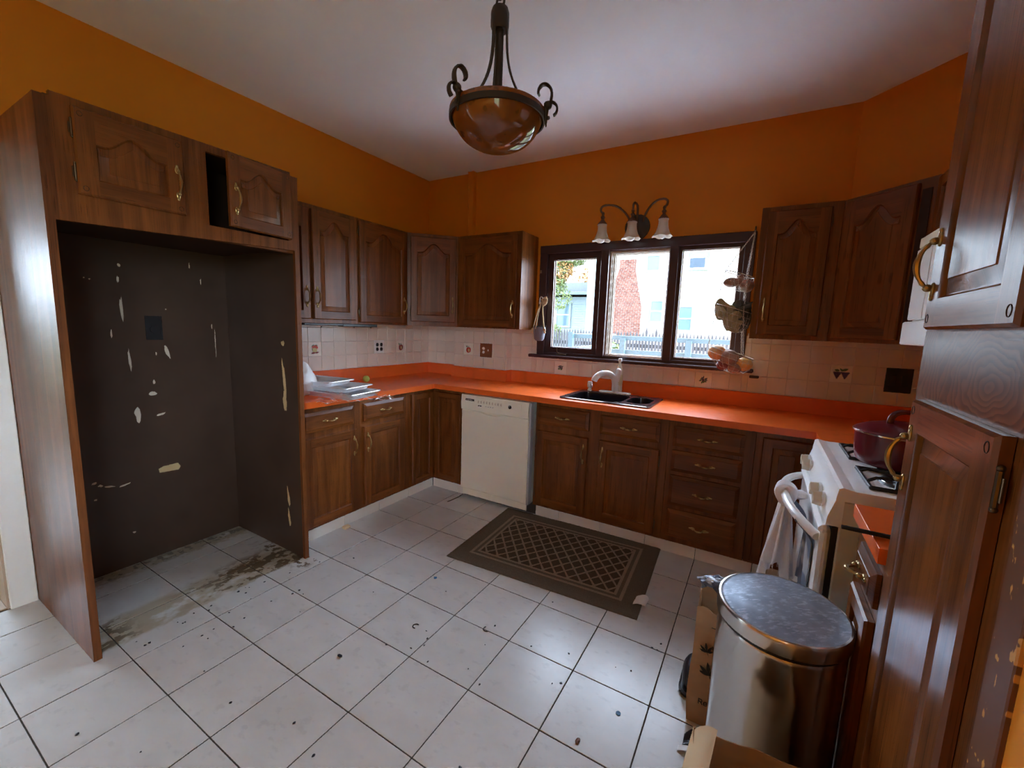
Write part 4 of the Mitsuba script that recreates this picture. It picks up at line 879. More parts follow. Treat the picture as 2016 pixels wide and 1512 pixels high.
# ================================================================== WALL SCONCE
k = tag(thing('wall_lamp'), 'three-arm bronze wall lamp with pale bell glass shades above the window', 'wall lamp')
cx0, cz0 = 2.062, 2.182
pl_ = lathe([(0.0, 0.0), (0.094, 0.0), (0.092, 0.010), (0.080, 0.014), (0.070, 0.022), (0.040, 0.028), (0.0, 0.030)], 40)
pl_.apply_transform(trimesh.transformations.rotation_matrix(PI / 2, (1, 0, 0))); pl_.apply_translation((cx0, -0.001, cz0))
add('back_plate', pl_, 'bronze', parent=k, smooth=35)
shade_prof = [(0.030, 0.0), (0.031, -0.006), (0.034, -0.040), (0.044, -0.080), (0.062, -0.112), (0.071, -0.120), (0.067, -0.119), (0.058, -0.110), (0.040, -0.080), (0.030, -0.040), (0.027, -0.006)]
for sx_, th in ((1.832, -1), (2.057, 0), (2.277, 1)):
    zt = 2.196; yy = -0.130
    if th: arm = spline([(cx0 + th * 0.045, -0.025, cz0 + 0.035), (cx0 + th * 0.075, -0.060, cz0 + 0.090), (cx0 + th * 0.13, -0.100, cz0 + 0.138), (sx_ - th * 0.030, -0.125, 2.334), (sx_ + th * 0.016, -0.130, 2.318), (sx_ + th * 0.016, -0.130, 2.292), (sx_ + th * 0.002, -0.130, 2.280)], 36)
    else: arm = spline([(cx0 + 0.006, -0.028, cz0 + 0.02), (cx0 + 0.006, -0.045, cz0 + 0.085), (cx0 + 0.006, -0.075, 2.328), (sx_ + 0.002, -0.118, 2.330), (sx_, -0.130, 2.300), (sx_, -0.130, 2.275)], 30)
    A = add('arm', tube(arm, 0.0078, 10), 'copper_bronze', parent=k, smooth=40)
    add('socket', lathe([(0.0, 0.088), (0.008, 0.088), (0.012, 0.076), (0.007, 0.066), (0.017, 0.052), (0.009, 0.038), (0.014, 0.028), (0.030, 0.010), (0.034, 0.003), (0.034, -0.001), (0.0, -0.001)], 28, (sx_, yy, zt)), 'copper_bronze', parent=A, smooth=30)
    n = 48; V = []
    sp_ = smooth_prof(shade_prof[:6], 20).tolist() + smooth_prof(shade_prof[6:], 14).tolist()
    rings = []
    for (r, z) in sp_:
        a = np.arange(n) / n * 2 * PI; w = max(0, (-z - 0.08) / 0.04)
        rings.append(np.stack([sx_ + r * (1 + 0.04 * w * np.cos(6 * a)) * np.cos(a), yy + r * (1 + 0.04 * w * np.cos(6 * a)) * np.sin(a), zt + z - 0.004 * w * np.cos(6 * a)], 1))
    add('shade', rings_mesh(rings, False), 'shade_glass', parent=A, smooth=True)
    add('fitter_ring', lathe([(0.030, 0.0), (0.036, -0.001), (0.036, -0.007), (0.031, -0.008)], 28, (sx_, yy, zt)), 'wire_white', parent=A, smooth=40)
    add('bulb', ball((sx_, yy, zt - 0.103), 1, 2, (0.025, 0.025, 0.034)), 'bulb_glass', parent=A, smooth=True)

# ================================================================== HANGING BASKETS
k = HB = tag(thing('hanging_basket'), 'three-tier white wire basket on chains hanging at the right side of the window', 'basket')
hx, hy, hz = 2.852, -0.135, 2.085
bcx, bcy = 2.792, -0.165
tiers = [(1.795, 0.086, 0.105), (1.575, 0.105, 0.150), (1.292, 0.138, 0.135)]
cxs = [(2.790, -0.165), (2.778, -0.170), (2.786, -0.175)]
add('hook', tube(spline([(hx, -0.024, hz + 0.005), (hx, -0.09, hz + 0.012), (hx, -0.130, hz + 0.010), (hx, -0.150, hz - 0.008), (hx, -0.135, hz - 0.022)], 14), 0.0035, 8), 'dark_brass', parent=k, smooth=40)
def chain(a, b, key):
    a, b = arr(a), arr(b); d = b - a; L = np.linalg.norm(d); d /= L; n = max(3, int(L / 0.0115)); ms = []
    u = np.cross(d, (0.3, 0.9, 0.1)); u /= np.linalg.norm(u); w = np.cross(d, u)
    for i in range(n):
        c = a + d * L * (i + 0.5) / n; s = u if i % 2 else w
        ms.append(tube([c + d * 0.0082 * math.cos(q) + s * 0.0042 * math.sin(q) for q in np.arange(8) / 8 * 2 * PI], 0.0013, 4, closed=True))
    return add('chain', cat_(ms), 'wire_white', parent=key, smooth=True)
angs = [math.radians(q) for q in (185, 305, 65)]
prev = [(hx, hy, hz - 0.02)] * 3
for (zr, r, dep), (tx_, ty_) in zip(tiers, cxs):
    tilt = lambda x, y: -0.30 * (x - tx_)
    ring = [(tx_ + r * math.cos(q), ty_ + r * math.sin(q), zr + tilt(tx_ + r * math.cos(q), 0)) for q in np.arange(36) / 36 * 2 * PI]
    t_ = add('tier', cat_([tube(ring, 0.0024, 6, closed=True)] + [tube([(tx_ + (r * f) * math.cos(q), ty_ + (r * f) * math.sin(q), zr - dep * g + tilt(tx_ + r * f * math.cos(q), 0)) for q in np.arange(28) / 28 * 2 * PI], 0.0010, 4, closed=True) for f, g in ((0.97, 0.25), (0.86, 0.55), (0.62, 0.82), (0.3, 0.97))]
        + [tube(spline([(tx_ + r * f * math.cos(q), ty_ + r * f * math.sin(q), zr - dep * g + tilt(tx_ + r * f * math.cos(q), 0)) for f, g in ((1.0, 0.0), (0.97, 0.25), (0.86, 0.55), (0.62, 0.82), (0.3, 0.97), (0.0, 1.0))], 12), 0.0009, 4) for q in np.arange(20) / 20 * 2 * PI]), 'wire_white', parent=k, smooth=True)
    nxt = []
    for q, p0 in zip(angs, prev):
        p1 = (tx_ + r * math.cos(q), ty_ + r * math.sin(q), zr + tilt(tx_ + r * math.cos(q), 0))
        chain(p0, p1, k); nxt.append(p1)
    prev = nxt
def produce(name, label, cat, mesh, bsdf, group=None, parts=()):
    group = group or {'potato': 'potatoes in the hanging basket', 'onion': 'onions in the bottom basket'}.get(name)
    kk = tag(thing(name), label, cat, group)
    add('flesh', mesh, bsdf, parent=kk, smooth=True)
    for nm_, m_, b_ in parts: add(nm_, m_, b_, parent=kk, smooth=40)
    return kk
produce('potato', 'brown potato in the top basket, left', 'potato', lump((2.750, -0.175, 1.745), 0.042, 3, (1.2, 0.9, 0.72), 0.10, 1.3, 1), 'potato')
produce('potato', 'reddish brown potato in the top basket, right by the chain', 'potato', lump((2.838, -0.165, 1.722), 0.044, 3, (0.98, 0.95, 0.95), 0.10, 1.3, 2), 'potato')
produce('potato', 'small dark potato standing upright in the middle of the top basket', 'potato', lump((2.797, -0.145, 1.765), 0.026, 3, (0.8, 0.8, 1.3), 0.12, 1.3, 3), 'potato')
produce('garlic_bulb', 'pale garlic bulb at the bottom of the top basket', 'garlic', lump((2.818, -0.190, 1.700), 0.020, 3, (1, 1, 0.8), 0.12, 2, 4), 'garlic')
def leaf_mesh(c, L, W, az, el, curl, seed):
    """a thick cupped dry leaf"""
    rr = np.random.default_rng(seed); nu, nv = 16, 11
    u = np.linspace(0, 1, nu)[:, None]; v = np.linspace(-1, 1, nv)[None, :]
    w = W * np.sin(PI * np.clip(u * 0.90 + 0.08, 0, 1)) ** 0.6
    rip = meshkit.fbm(np.stack([u * 5 + 0 * v, v * 3 + 0 * u, 0 * u * v + seed], -1), 3, seed) - 0.5
    x = L * u + 0 * v; y = w * v; z = curl * (v ** 2) * w + 0.25 * L * np.sin(PI * u) * curl + W * 0.45 * rip
    P = np.stack([x, y, z], -1).reshape(-1, 3)
    ce, se = math.cos(el), math.sin(el); P = np.stack([P[:, 0] * ce - P[:, 2] * se, P[:, 1], P[:, 0] * se + P[:, 2] * ce], 1)
    ca, sa = math.cos(az), math.sin(az); P = np.stack([P[:, 0] * ca - P[:, 1] * sa, P[:, 0] * sa + P[:, 1] * ca, P[:, 2]], 1) + arr(c)
    F = []
    for i in range(nu - 1):
        for j in range(nv - 1):
            a = i * nv + j; F += [(a, a + 1, a + nv + 1), (a, a + nv + 1, a + nv)]
    m1 = trimesh.Trimesh(P, F, process=False); n = m1.vertex_normals
    P2 = P - n * 0.0018; F2 = [(a + nu * nv, c_ + nu * nv, b + nu * nv) for a, b, c_ in F]
    return trimesh.Trimesh(np.vstack([P, P2]), np.vstack([F, F2]), process=False)
k = tag(thing('dried_cabbage'), 'withered olive green leafy head with curling leaves filling the middle basket', 'vegetable')
for i, (x_, y_, z_, L, W, az, el) in enumerate([(2.735, -0.20, 1.475, 0.165, 0.060, 215, 74), (2.70, -0.19, 1.50, 0.14, 0.045, 250, 80), (2.765, -0.215, 1.43, 0.165, 0.050, 262, 82), (2.79, -0.22, 1.425, 0.14, 0.050, 285, 72), (2.745, -0.18, 1.50, 0.12, 0.05, 190, 50), (2.80, -0.20, 1.42, 0.10, 0.042, 300, 50), (2.77, -0.15, 1.47, 0.14, 0.055, 120, 70)]):
    add('leaf', leaf_mesh((x_, y_, z_), L, W, math.radians(az), math.radians(el), 0.30, i), 'dry_leaf', parent=k, smooth=True)
add('heart', lump((2.775, -0.180, 1.495), 0.050, 3, (1.0, 0.9, 1.1), 0.25, 2.2, 8), 'dry_leaf', parent=k, smooth=True)
k = tag(thing('dark_greens'), 'dark wilted greens at the right of the middle basket', 'vegetable')
for i, (x_, y_, z_, L, W, az, el) in enumerate([(2.82, -0.21, 1.50, 0.12, 0.055, 320, 55), (2.83, -0.20, 1.52, 0.11, 0.05, 275, 70), (2.84, -0.19, 1.46, 0.12, 0.05, 300, 65), (2.82, -0.17, 1.55, 0.10, 0.05, 20, 45), (2.815, -0.215, 1.535, 0.10, 0.05, 255, 60), (2.83, -0.19, 1.43, 0.10, 0.045, 290, 60)]):
    add('leaf', leaf_mesh((x_, y_, z_), L, W, math.radians(az), math.radians(el), 0.35, 20 + i), 'dark_leaf', parent=k, smooth=True)
add('heart', lump((2.835, -0.175, 1.510), 0.052, 3, (0.9, 0.9, 1.25), 0.3, 2.2, 9), 'dark_leaf', parent=k, smooth=True)
produce('peach', 'large orange fruit at the left of the bottom basket', 'fruit', lump((2.702, -0.190, 1.285), 0.052, 3, (1.05, 1, 0.95), 0.04, 1, 11), 'peach')
produce('squash', 'yellow orange squash at the right of the bottom basket', 'squash', lump((2.868, -0.190, 1.218), 0.046, 3, (1.15, 0.95, 0.95), 0.03, 1, 12), 'squash')
produce('potato', 'big rough brown potato in the middle of the bottom basket', 'potato', lump((2.782, -0.205, 1.256), 0.056, 3, (1.0, 0.9, 0.95), 0.12, 1.4, 13), 'potato')
produce('onion', 'red onion low in the bottom basket', 'onion', lump((2.745, -0.210, 1.205), 0.036, 3, (1, 1, 0.9), 0.05, 1, 14), 'onion_red')
produce('potato', 'brown potato low at the right of the bottom basket', 'potato', lump((2.818, -0.210, 1.190), 0.040, 3, (1.05, 0.9, 0.85), 0.1, 1.4, 15), 'potato')
produce('onion', 'small red onion at the back of the bottom basket', 'onion', lump((2.80, -0.130, 1.225), 0.036, 3, (1, 1, 0.9), 0.05, 1, 16), 'onion_red')

# ================================================================== HANGING PLANTER
k = tag(thing('hanging_planter'), 'small grey hanging pot with cream rope knots at the left of the window', 'planter')
qx, qy = 1.312, -0.078
add('pot', lathe([(0.0, 1.295), (0.030, 1.297), (0.043, 1.315), (0.050, 1.360), (0.052, 1.412), (0.048, 1.412), (0.045, 1.36), (0.0, 1.35)], 36, (qx, qy, 0)), 'pot_grey', parent=k, smooth=40)
top_ = (qx + 0.006, qy + 0.02, 1.640)
ropes = [tube(spline([top_, (qx + 0.052 * math.cos(a) * 0.6 + 0.003, qy + 0.052 * math.sin(a) * 0.6, 1.52), (qx + 0.053 * math.cos(a), qy + 0.053 * math.sin(a), 1.415), (qx + 0.057 * math.cos(a), qy + 0.057 * math.sin(a), 1.396)], 14), 0.0042, 6) for a in (math.radians(200), math.radians(-20), math.radians(260), math.radians(80))]
for r_ in ropes: add('rope', r_, 'rope', parent=k, smooth=True)
for a in (math.radians(215), math.radians(-20)):
    add('knot', cat_([ball((qx + 0.060 * math.cos(a), qy + 0.060 * math.sin(a), 1.390), 1, 2, (0.013, 0.011, 0.014)), tube([(qx + 0.060 * math.cos(a), qy + 0.060 * math.sin(a), 1.388), (qx + 0.066 * math.cos(a), qy + 0.064 * math.sin(a), 1.362)], [0.007, 0.010], 8)]), 'rope', parent=k, smooth=True)
tas = []
for i in range(7):
    a = math.radians(-70 + i * 17)
    tas.append(tube(spline([top_, (top_[0] + 0.028 * math.cos(a), top_[1] - 0.012, top_[2] + 0.028 * math.sin(a) + 0.004), (top_[0] + 0.056 * math.cos(a), top_[1] - 0.016, top_[2] + 0.052 * math.sin(a) - 0.006)], 8), np.linspace(0.004, 0.0068, 8), 6))
add('tassel', cat_(tas + [ball(top_, 1, 2, (0.013, 0.012, 0.013))]), 'rope', parent=k, smooth=True)
add('hook', tube(spline([(qx - 0.026, -0.021, 1.606), (qx - 0.026, -0.045, 1.640), (qx - 0.006, -0.058, 1.668), (qx + 0.010, -0.060, 1.655), (qx + 0.008, -0.058, 1.636)], 16), 0.004, 8), 'white_plastic', parent=k, smooth=True)
for i in range(6):
    a = i * 1.05 + 0.2
    add('leaf', leaf_mesh((qx + 0.02 * math.cos(a), qy + 0.02 * math.sin(a), 1.405), 0.045, 0.012, a, 0.35, 0.3, 60 + i), 'dark_leaf', parent=k, smooth=True)

# ================================================================== ON THE RANGE
k = tag(thing('dutch_oven'), 'dark red enamel pot with domed lid on the range', 'pot')
ox, oy, oz = 3.432, -1.300, 0.951
add('body', lathe([(0.0, 0.0), (0.110, 0.0), (0.122, 0.010), (0.130, 0.040), (0.134, 0.118), (0.130, 0.118), (0.124, 0.03), (0.0, 0.012)], 56, (ox, oy, oz)), 'pot_red', parent=k, smooth=40)
L_ = add('lid', lathe([(0.139, 0.1185), (0.140, 0.124), (0.132, 0.131), (0.100, 0.146), (0.055, 0.158), (0.0, 0.162)], 56, (ox, oy, oz)), 'pot_red', parent=k, smooth=50)
add('rim', lathe([(0.134, 0.1165), (0.1412, 0.1175), (0.1412, 0.1225), (0.136, 0.1225)], 56, (ox, oy, oz)), 'chrome', parent=L_, smooth=40)
add('lid_handle', tube(spline([(ox - 0.042, oy - 0.03, oz + 0.156), (ox - 0.036, oy - 0.026, oz + 0.186), (ox, oy, oz + 0.200), (ox + 0.036, oy + 0.026, oz + 0.186), (ox + 0.042, oy + 0.03, oz + 0.156)], 20), 0.008, 8, flat=(1.3, 0.7)), 'pot_red', parent=L_, smooth=True)
for s in (-1, 1): add('side_handle', tube(spline([(ox + s * 0.128, oy - 0.045, oz + 0.095), (ox + s * 0.162, oy - 0.035, oz + 0.100), (ox + s * 0.170, oy, oz + 0.102), (ox + s * 0.162, oy + 0.035, oz + 0.100), (ox + s * 0.128, oy + 0.045, oz + 0.095)], 16), 0.008, 8), 'pot_red', parent=k, smooth=True) if s > 0 else None
def cloth(fn, nu, nv, th=0.004):
    u, v = np.meshgrid(np.linspace(0, 1, nu), np.linspace(0, 1, nv), indexing='ij')
    P = fn(u, v).reshape(-1, 3); F = []
    for i in range(nu - 1):
        for j in range(nv - 1):
            a = i * nv + j; F += [(a, a + 1, a + nv + 1), (a, a + nv + 1, a + nv)]
    m = trimesh.Trimesh(P, F, process=False); n = m.vertex_normals
    P2 = P - n * th; N = len(P); F2 = [(a + N, c + N, b + N) for a, b, c in F]
    E_ = []
    edge = [i * nv for i in range(nu)] + [(nu - 1) * nv + j for j in range(1, nv)] + [i * nv + nv - 1 for i in range(nu - 2, -1, -1)] + [j for j in range(nv - 2, 0, -1)]
    for a, b in zip(edge, edge[1:] + edge[:1]): E_ += [(a, b + N, b), (a, a + N, b + N)]
    return trimesh.Trimesh(np.vstack([P, P2]), np.vstack([F, F2, E_]), process=False)
# white towel knotted on the oven handle
k = tag(thing('towel'), 'white cotton towel tied on the oven door handle, hanging down with frayed ends', 'towel', 'towels on the oven door')
n_ = 80; q_ = np.arange(n_) / n_ * 2 * PI; rings = []
for i in range(36):
    u = i / 35
    fold = 1 + (0.10 + 0.26 * u) * np.sin(7 * q_ + 1.5 * u) + 0.10 * np.sin(11 * q_ + 3 * u + 1)
    ax, ay = 0.018 + 0.034 * u ** 0.9, 0.026 + 0.046 * u ** 0.9
    zb = 0.745 - u * (0.315 + 0.055 * np.sin(2 * q_ + 2.6) + 0.025 * np.sin(5 * q_))
    rings.append(np.stack([3.108 - 0.006 * u + ax * np.cos(q_) * fold, -1.300 + 0.01 * u + ay * np.sin(q_) * fold, zb], 1))
inn = [np.c_[r[:, :2].mean(0) + (r[:, :2] - r[:, :2].mean(0)) * 0.90, r[:, 2]] for r in rings[::-1]]
add('drop', rings_mesh(rings + inn, True), 'cloth_white', parent=k, smooth=True)
ang = np.linspace(0, 2 * PI, 40, endpoint=False)
kn = []
for i, y0 in enumerate((-1.325, -1.290, -1.255)):
    kn.append(tube([(3.104 + 0.027 * math.cos(a), y0 + 0.016 * math.sin(a + i), 0.768 + 0.027 * math.sin(a)) for a in ang], 0.0145 + 0.003 * np.sin(3 * ang + i), 10, closed=True))
kn.append(lump((3.108, -1.315, 0.742), 0.027, 3, (0.9, 1.1, 1.0), 0.2, 2, 5))
kn.append(lump((3.150, -1.300, 0.770), 0.022, 3, (1.5, 0.9, 0.8), 0.3, 2, 6))
add('knot', cat_(kn), 'cloth_white', parent=k, smooth=True)
fr = []
rr = random.Random(8)
for i in range(26):
    p_ = rings[-1][i * 3]; fr.append(tube([p_, p_ + arr((rr.uniform(-.006, .006), rr.uniform(-.008, .008), -0.016 - rr.uniform(0, .014)))], 0.0012, 4))
add('fringe', cat_(fr), 'cloth_white', parent=k)
k = tag(thing('towel'), 'blue-grey patterned towel hanging flat against the oven door behind the knotted towel', 'towel', 'towels on the oven door')
def tow2(u, v):
    yy = -1.43 + (v - 0.5) * 0.25 + 0.01 * u
    xx = 3.122 + 0.055 * np.sin(PI * 0.5 * np.clip(u * 4, 0, 1)) + 0.005 * np.sin(v * 14 + u * 3)
    zz = 0.752 - u * (0.34 + 0.02 * np.sin(v * 6))
    return np.stack([np.minimum(xx, 3.183), yy, zz], -1)
add('cloth', cloth(tow2, 24, 28), 'cloth_blue', parent=k, smooth=True)
k = tag(thing('spatula'), 'slim black spatula handle sticking out over the counter edge beside the pantry', 'utensil')
add('shaft', tube([(3.186, -1.986, 0.9215), (3.30, -1.988, 0.9215), (3.42, -1.99, 0.9215)], 0.0062, 8, flat=(1.4, 0.9)), 'black_plastic', parent=k, smooth=40)
add('blade', box(3.41, -2.025, 0.9155, 3.50, -1.955, 0.919, 0.001), 'black_plastic', parent=k)

# ================================================================== COUNTER CLUTTER
def tray(L, W, Hh, fl=0.03):
    """foil tray: outer and inner wall with a rolled rim, centred"""
    def rr_(l, w, z, r=0.02): return resamp(rrect(-l / 2, -w / 2, l / 2, w / 2, r), 72, z)
    a = np.arange(72); rip = lambda q, amp: q * arr([1, 1, 1]) + np.c_[amp * np.sin(a * PI / 1.0), amp * np.cos(a * PI), np.zeros(72)]
    rg = [rr_(L - 0.03, W - 0.03, 0.0), rip(rr_(L - 0.028, W - 0.028, 0.001), 0.0008), rip(rr_(L, W, Hh - 0.004), 0.0012), rr_(L + fl, W + fl, Hh - 0.006), rr_(L + fl + 0.004, W + fl + 0.004, Hh - 0.002), rr_(L + fl, W + fl, Hh + 0.002), rr_(L + 0.002, W + 0.002, Hh), rip(rr_(L - 0.030, W - 0.030, 0.003), 0.0012), rr_(L - 0.04, W - 0.04, 0.0025)]
    m = rings_mesh(rg)
    base, f = trimesh.creation.triangulate_polygon(Polygon(rg[0][:, :2]), engine='earcut')
    bm = trimesh.Trimesh(np.c_[base, np.zeros(len(base))], f[:, ::-1], process=False)
    return cat_([m, bm])
def place_tray(name, label, L, W, Hh, x, y, z, deg, group='stacked foil trays', extra=()):
    kk = tag(thing(name), label, 'baking tray', group)
    Tm = T().translate([x, y, z]).rotate([0, 0, 1], deg)
    add('pan', tray(L, W, Hh), 'foil', parent=kk, smooth=35, to_world=Tm)
    for nm_, m_, b_ in extra: add(nm_, m_, b_, parent=kk, to_world=Tm)
    return kk
place_tray('foil_tray', 'large aluminium foil tray at the bottom of the tray stack, wrapped in clear film', 0.50, 0.27, 0.034, 0.500, -1.49, 0.9146, 9, extra=[('film', tray(0.53, 0.30, 0.036, 0.012), 'clear_film')])
place_tray('foil_tray', 'aluminium foil tray in the middle of the tray stack', 0.44, 0.255, 0.030, 0.455, -1.485, 0.9500, 12)
place_tray('foil_tray', 'smaller open foil tray on top of the tray stack', 0.33, 0.22, 0.030, 0.395, -1.52, 0.9815, 10)
k = tag(thing('plastic_tub'), 'white plastic tub lying tilted beside the foil trays at the refrigerator enclosure', 'container')
tb = lathe([(0.0, 0.0), (0.045, 0.0), (0.058, 0.010), (0.120, 0.150), (0.126, 0.154), (0.122, 0.158), (0.112, 0.150), (0.052, 0.016), (0.0, 0.012)], 44)
tb.apply_transform(trimesh.transformations.rotation_matrix(math.radians(-128), (0.35, 1, 0))); tb.apply_translation((0.46, -1.71, 0)); tb.apply_translation((0, 0, 0.915 - tb.bounds[0][2]))
add('shell', tb, 'white_plastic', parent=k, smooth=40)
k = tag(thing('lime'), 'small green lime by the upstand behind the foil trays', 'fruit')
add('flesh', lump((0.175, -0.950, 0.941), 0.027, 3, (1, 1.05, 1), 0.02, 1, 3), 'lime', parent=k, smooth=True)
def wrap(u, v):
    q = np.stack([0.66 + 0.17 * u + 0.02 * v, -1.76 + 0.44 * u, 0 * u], -1)
    q[..., 2] = 0.936 - 0.030 * v + 0.010 * np.sin(19 * u + 3 * v) * np.sin(11 * v) + 0.006 * np.sin(43 * u)
    q[..., 0] += 0.030 * v + 0.010 * np.sin(27 * u + 9 * v); return q
add('film', cloth(wrap, 40, 12, 0.0006), 'clear_film', parent='foil_tray')
# outlets
k = tag(thing('outlet_plate'), 'white wall plate with four round dark sockets on the left backsplash', 'outlet', 'wall plates on the backsplash')
Mo = T().translate([0.0, -0.660, 1.188]).rotate([0, 0, 1], 90)
add('plate', box(-0.057, -0.0125, -0.058, 0.057, -0.008, 0.058, 0.002), 'white_plastic', parent=k, to_world=Mo)
for sx_ in (-0.023, 0.023):
    for sz_ in (-0.020, 0.020): add('socket', disc_xz(sx_, sz_, 0.0155, 0.0165, y=-0.0145, n=24, t=0.003), 'black_plastic', parent=k, to_world=Mo)
k = tag(thing('outlet_plate'), 'brown wall plate with a double socket and a switch below the corner cabinet', 'outlet', 'wall plates on the backsplash')
Mo = T().translate([0.785, -0.090, 1.184])
add('plate', box(-0.066, -0.0125, -0.063, 0.066, -0.008, 0.063, 0.002), 'plate_brown', parent=k, to_world=Mo)
for sz_ in (-0.017, 0.017): add('socket', disc_xz(-0.026, sz_, 0.0145, 0.0135, y=-0.0145, n=24, t=0.003), 'white_plastic', parent=k, to_world=Mo)
add('toggle', box(0.022, -0.022, -0.006, 0.030, -0.012, 0.010, 0.002), 'white_plastic', parent=k, to_world=Mo)
k = tag(thing('outlet_plate'), 'large black wall plate on the shaded tiles above the pot', 'outlet', 'wall plates on the backsplash')
Mo = T().translate([3.680, 0.0, 1.170])
add('plate', box(-0.062, -0.013, -0.073, 0.062, -0.008, 0.073, 0.002), 'black_plastic', parent=k, to_world=Mo)
for sx_ in (-0.028, 0.028): add('rocker', box(sx_ - 0.016, -0.017, -0.033, sx_ + 0.016, -0.0125, 0.033, 0.002), 'bag_dark', parent=k, to_world=Mo)
k = tag(thing('towel_rod_end'), 'short dark peg on the tiles below the right end of the window sill', 'peg')
add('peg', cat_([box(2.905, -0.034, 1.118, 2.962, -0.008, 1.134, 0.003)]), 'window_paint', parent=k)

# ================================================================== FLOOR THINGS
k = tag(thing('rug'), 'brown rug with a lighter trellis pattern in front of the sink cabinets', 'rug')
u, v = np.meshgrid(np.linspace(0, 1.143, 60), np.linspace(0, 0.806, 44), indexing='ij')
zr = 0.008 + 0.0025 * meshkit.fbm(np.stack([u * 3, v * 3, 0 * u], -1), 3, 2)
edge = np.minimum(np.minimum(u, 1.143 - u), np.minimum(v, 0.806 - v)); zr = np.where(edge < 0.004, 0.0065, zr)
c3, s3 = math.cos(math.radians(3.1)), math.sin(math.radians(3.1))
P_ = np.stack([1.420 + u * c3 - v * s3, -1.420 + u * s3 + v * c3, zr], -1).reshape(-1, 3); F = []
for i in range(59):
    for j in range(43):
        a = i * 44 + j; F += [(a, a + 44, a + 45), (a, a + 45, a + 1)]
eb = [i * 44 for i in range(60)] + [59 * 44 + j for j in range(1, 44)] + [i * 44 + 43 for i in range(58, -1, -1)] + [j for j in range(42, 0, -1)]
P2 = P_[eb].copy(); P2[:, 2] = 0.0005; nb = len(P_)
for q in range(len(eb)): F += [(eb[q], nb + q, nb + (q + 1) % len(eb)), (eb[q], nb + (q + 1) % len(eb), eb[(q + 1) % len(eb)])]
F = [(a, b, c) for a, b, c in F]
uvs = np.vstack([np.c_[u.ravel(), v.ravel()], np.c_[u.ravel(), v.ravel()][eb]])
add('pile', trimesh.Trimesh(np.vstack([P_, P2]), F, process=False), 'rug_weave', parent=k, smooth=True, uv=uvs)
k = tag(thing('paper_scrap'), 'torn white paper scrap on the rug corner nearest the trash can', 'paper')
def ps(u, v): return np.stack([2.515 + 0.060 * u + 0.012 * v * np.sin(3 * u), -1.255 + 0.078 * v + 0.014 * (u - 0.5), 0.0125 + 0.020 * np.sin(PI * u) * (0.4 + 0.6 * v) + 0.003 * np.sin(v * 6)], -1)
add('sheet', cloth(ps, 10, 10, 0.0008), 'white_plastic', parent=k, smooth=True)
k = TC = tag(thing('trash_can'), 'round brushed steel trash can with a worn blue-grey lid', 'trash can')
tx_, ty_ = 3.082, -1.968
def oval(r, z, n=72):
    a = np.arange(n) / n * 2 * PI
    return np.stack([tx_ + r * np.cos(a), ty_ + r * 1.03 * np.sin(a), np.full(n, z)], 1)
add('body', rings_mesh([oval(0.155, 0.012), oval(0.160, 0.030), oval(0.160, 0.580), oval(0.157, 0.590)], False), 'steel', parent=k, smooth=40)
add('gap_ring', rings_mesh([oval(0.157, 0.588), oval(0.157, 0.602)], False), 'black_plastic', parent=k, smooth=True)
add('base_ring', rings_mesh([oval(0.163, 0.001), oval(0.164, 0.028), oval(0.158, 0.034)], False), 'black_plastic', parent=k, smooth=True)
add('lid_band', rings_mesh([oval(0.160, 0.600), oval(0.166, 0.604), oval(0.167, 0.638), oval(0.163, 0.645), oval(0.158, 0.646)], False), 'steel', parent=k, smooth=40)
add('lid', rings_mesh([oval(0.158, 0.6455), oval(0.150, 0.644), oval(0.100, 0.648), oval(0.050, 0.651), oval(0.010, 0.652)]), 'steel_lid', parent=k, smooth=40)
add('pedal', box(tx_ - 0.03, ty_ - 0.215, 0.010, tx_ + 0.03, ty_ - 0.155, 0.022, 0.004), 'black_plastic', parent=k)
def bag(x0, x1, y0, y1, h, seed, notch=True, rise=0.0):
    rr = np.random.default_rng(seed); n = 16
    per = np.array([(x0 + (x1 - x0) * t, y0) for t in np.linspace(0, 1, n, endpoint=False)] + [(x1, y0 + (y1 - y0) * t) for t in np.linspace(0, 1, n, endpoint=False)] + [(x1 - (x1 - x0) * t, y1) for t in np.linspace(0, 1, n, endpoint=False)] + [(x0, y1 - (y1 - y0) * t) for t in np.linspace(0, 1, n, endpoint=False)])
    c = per.mean(0); rings = []
    for q in range(11):
        t = q / 10
        bul = 1 + 0.05 * math.sin(PI * min(1, t * 1.6)) - 0.015 * t
        nn = meshkit.fbm(np.c_[per * 14, np.full(len(per), t * 4.0)], 3, seed) - 0.5
        pr_ = c + (per - c) * bul * (1 + 0.07 * nn[:, None] * (0.2 + t))
        zz = np.full(len(per), 0.002 + t * h)
        if q == 10 and notch: zz = zz + 0.007 * np.sign(np.sin(np.arange(len(per)) * 1.25)) + rise * (meshkit.noise(np.c_[per * 9, np.zeros(len(per))], seed) - 0.5)
        rings.append(np.c_[pr_, zz])
    inner = [np.c_[c + (r[:, :2] - c) * 0.988, r[:, 2]] for r in rings[::-1]]
    inner[-1][:, 2] += 0.004
    outer = rings_mesh(rings + inner)
    base, f = trimesh.creation.triangulate_polygon(Polygon(rings[0][:, :2]), engine='earcut')
    return cat_([outer, trimesh.Trimesh(np.c_[base, np.full(len(base), 0.002)], f[:, ::-1], process=False)])
k = BG = tag(thing('paper_bag'), 'open brown paper bag with black leaf prints and the word Reuse, behind the trash can', 'paper bag', 'brown paper bags by the trash can')
add('bag', bag(2.852, 3.120, -1.800, -1.660, 0.450, 2), 'kraft', parent=k, smooth=35)
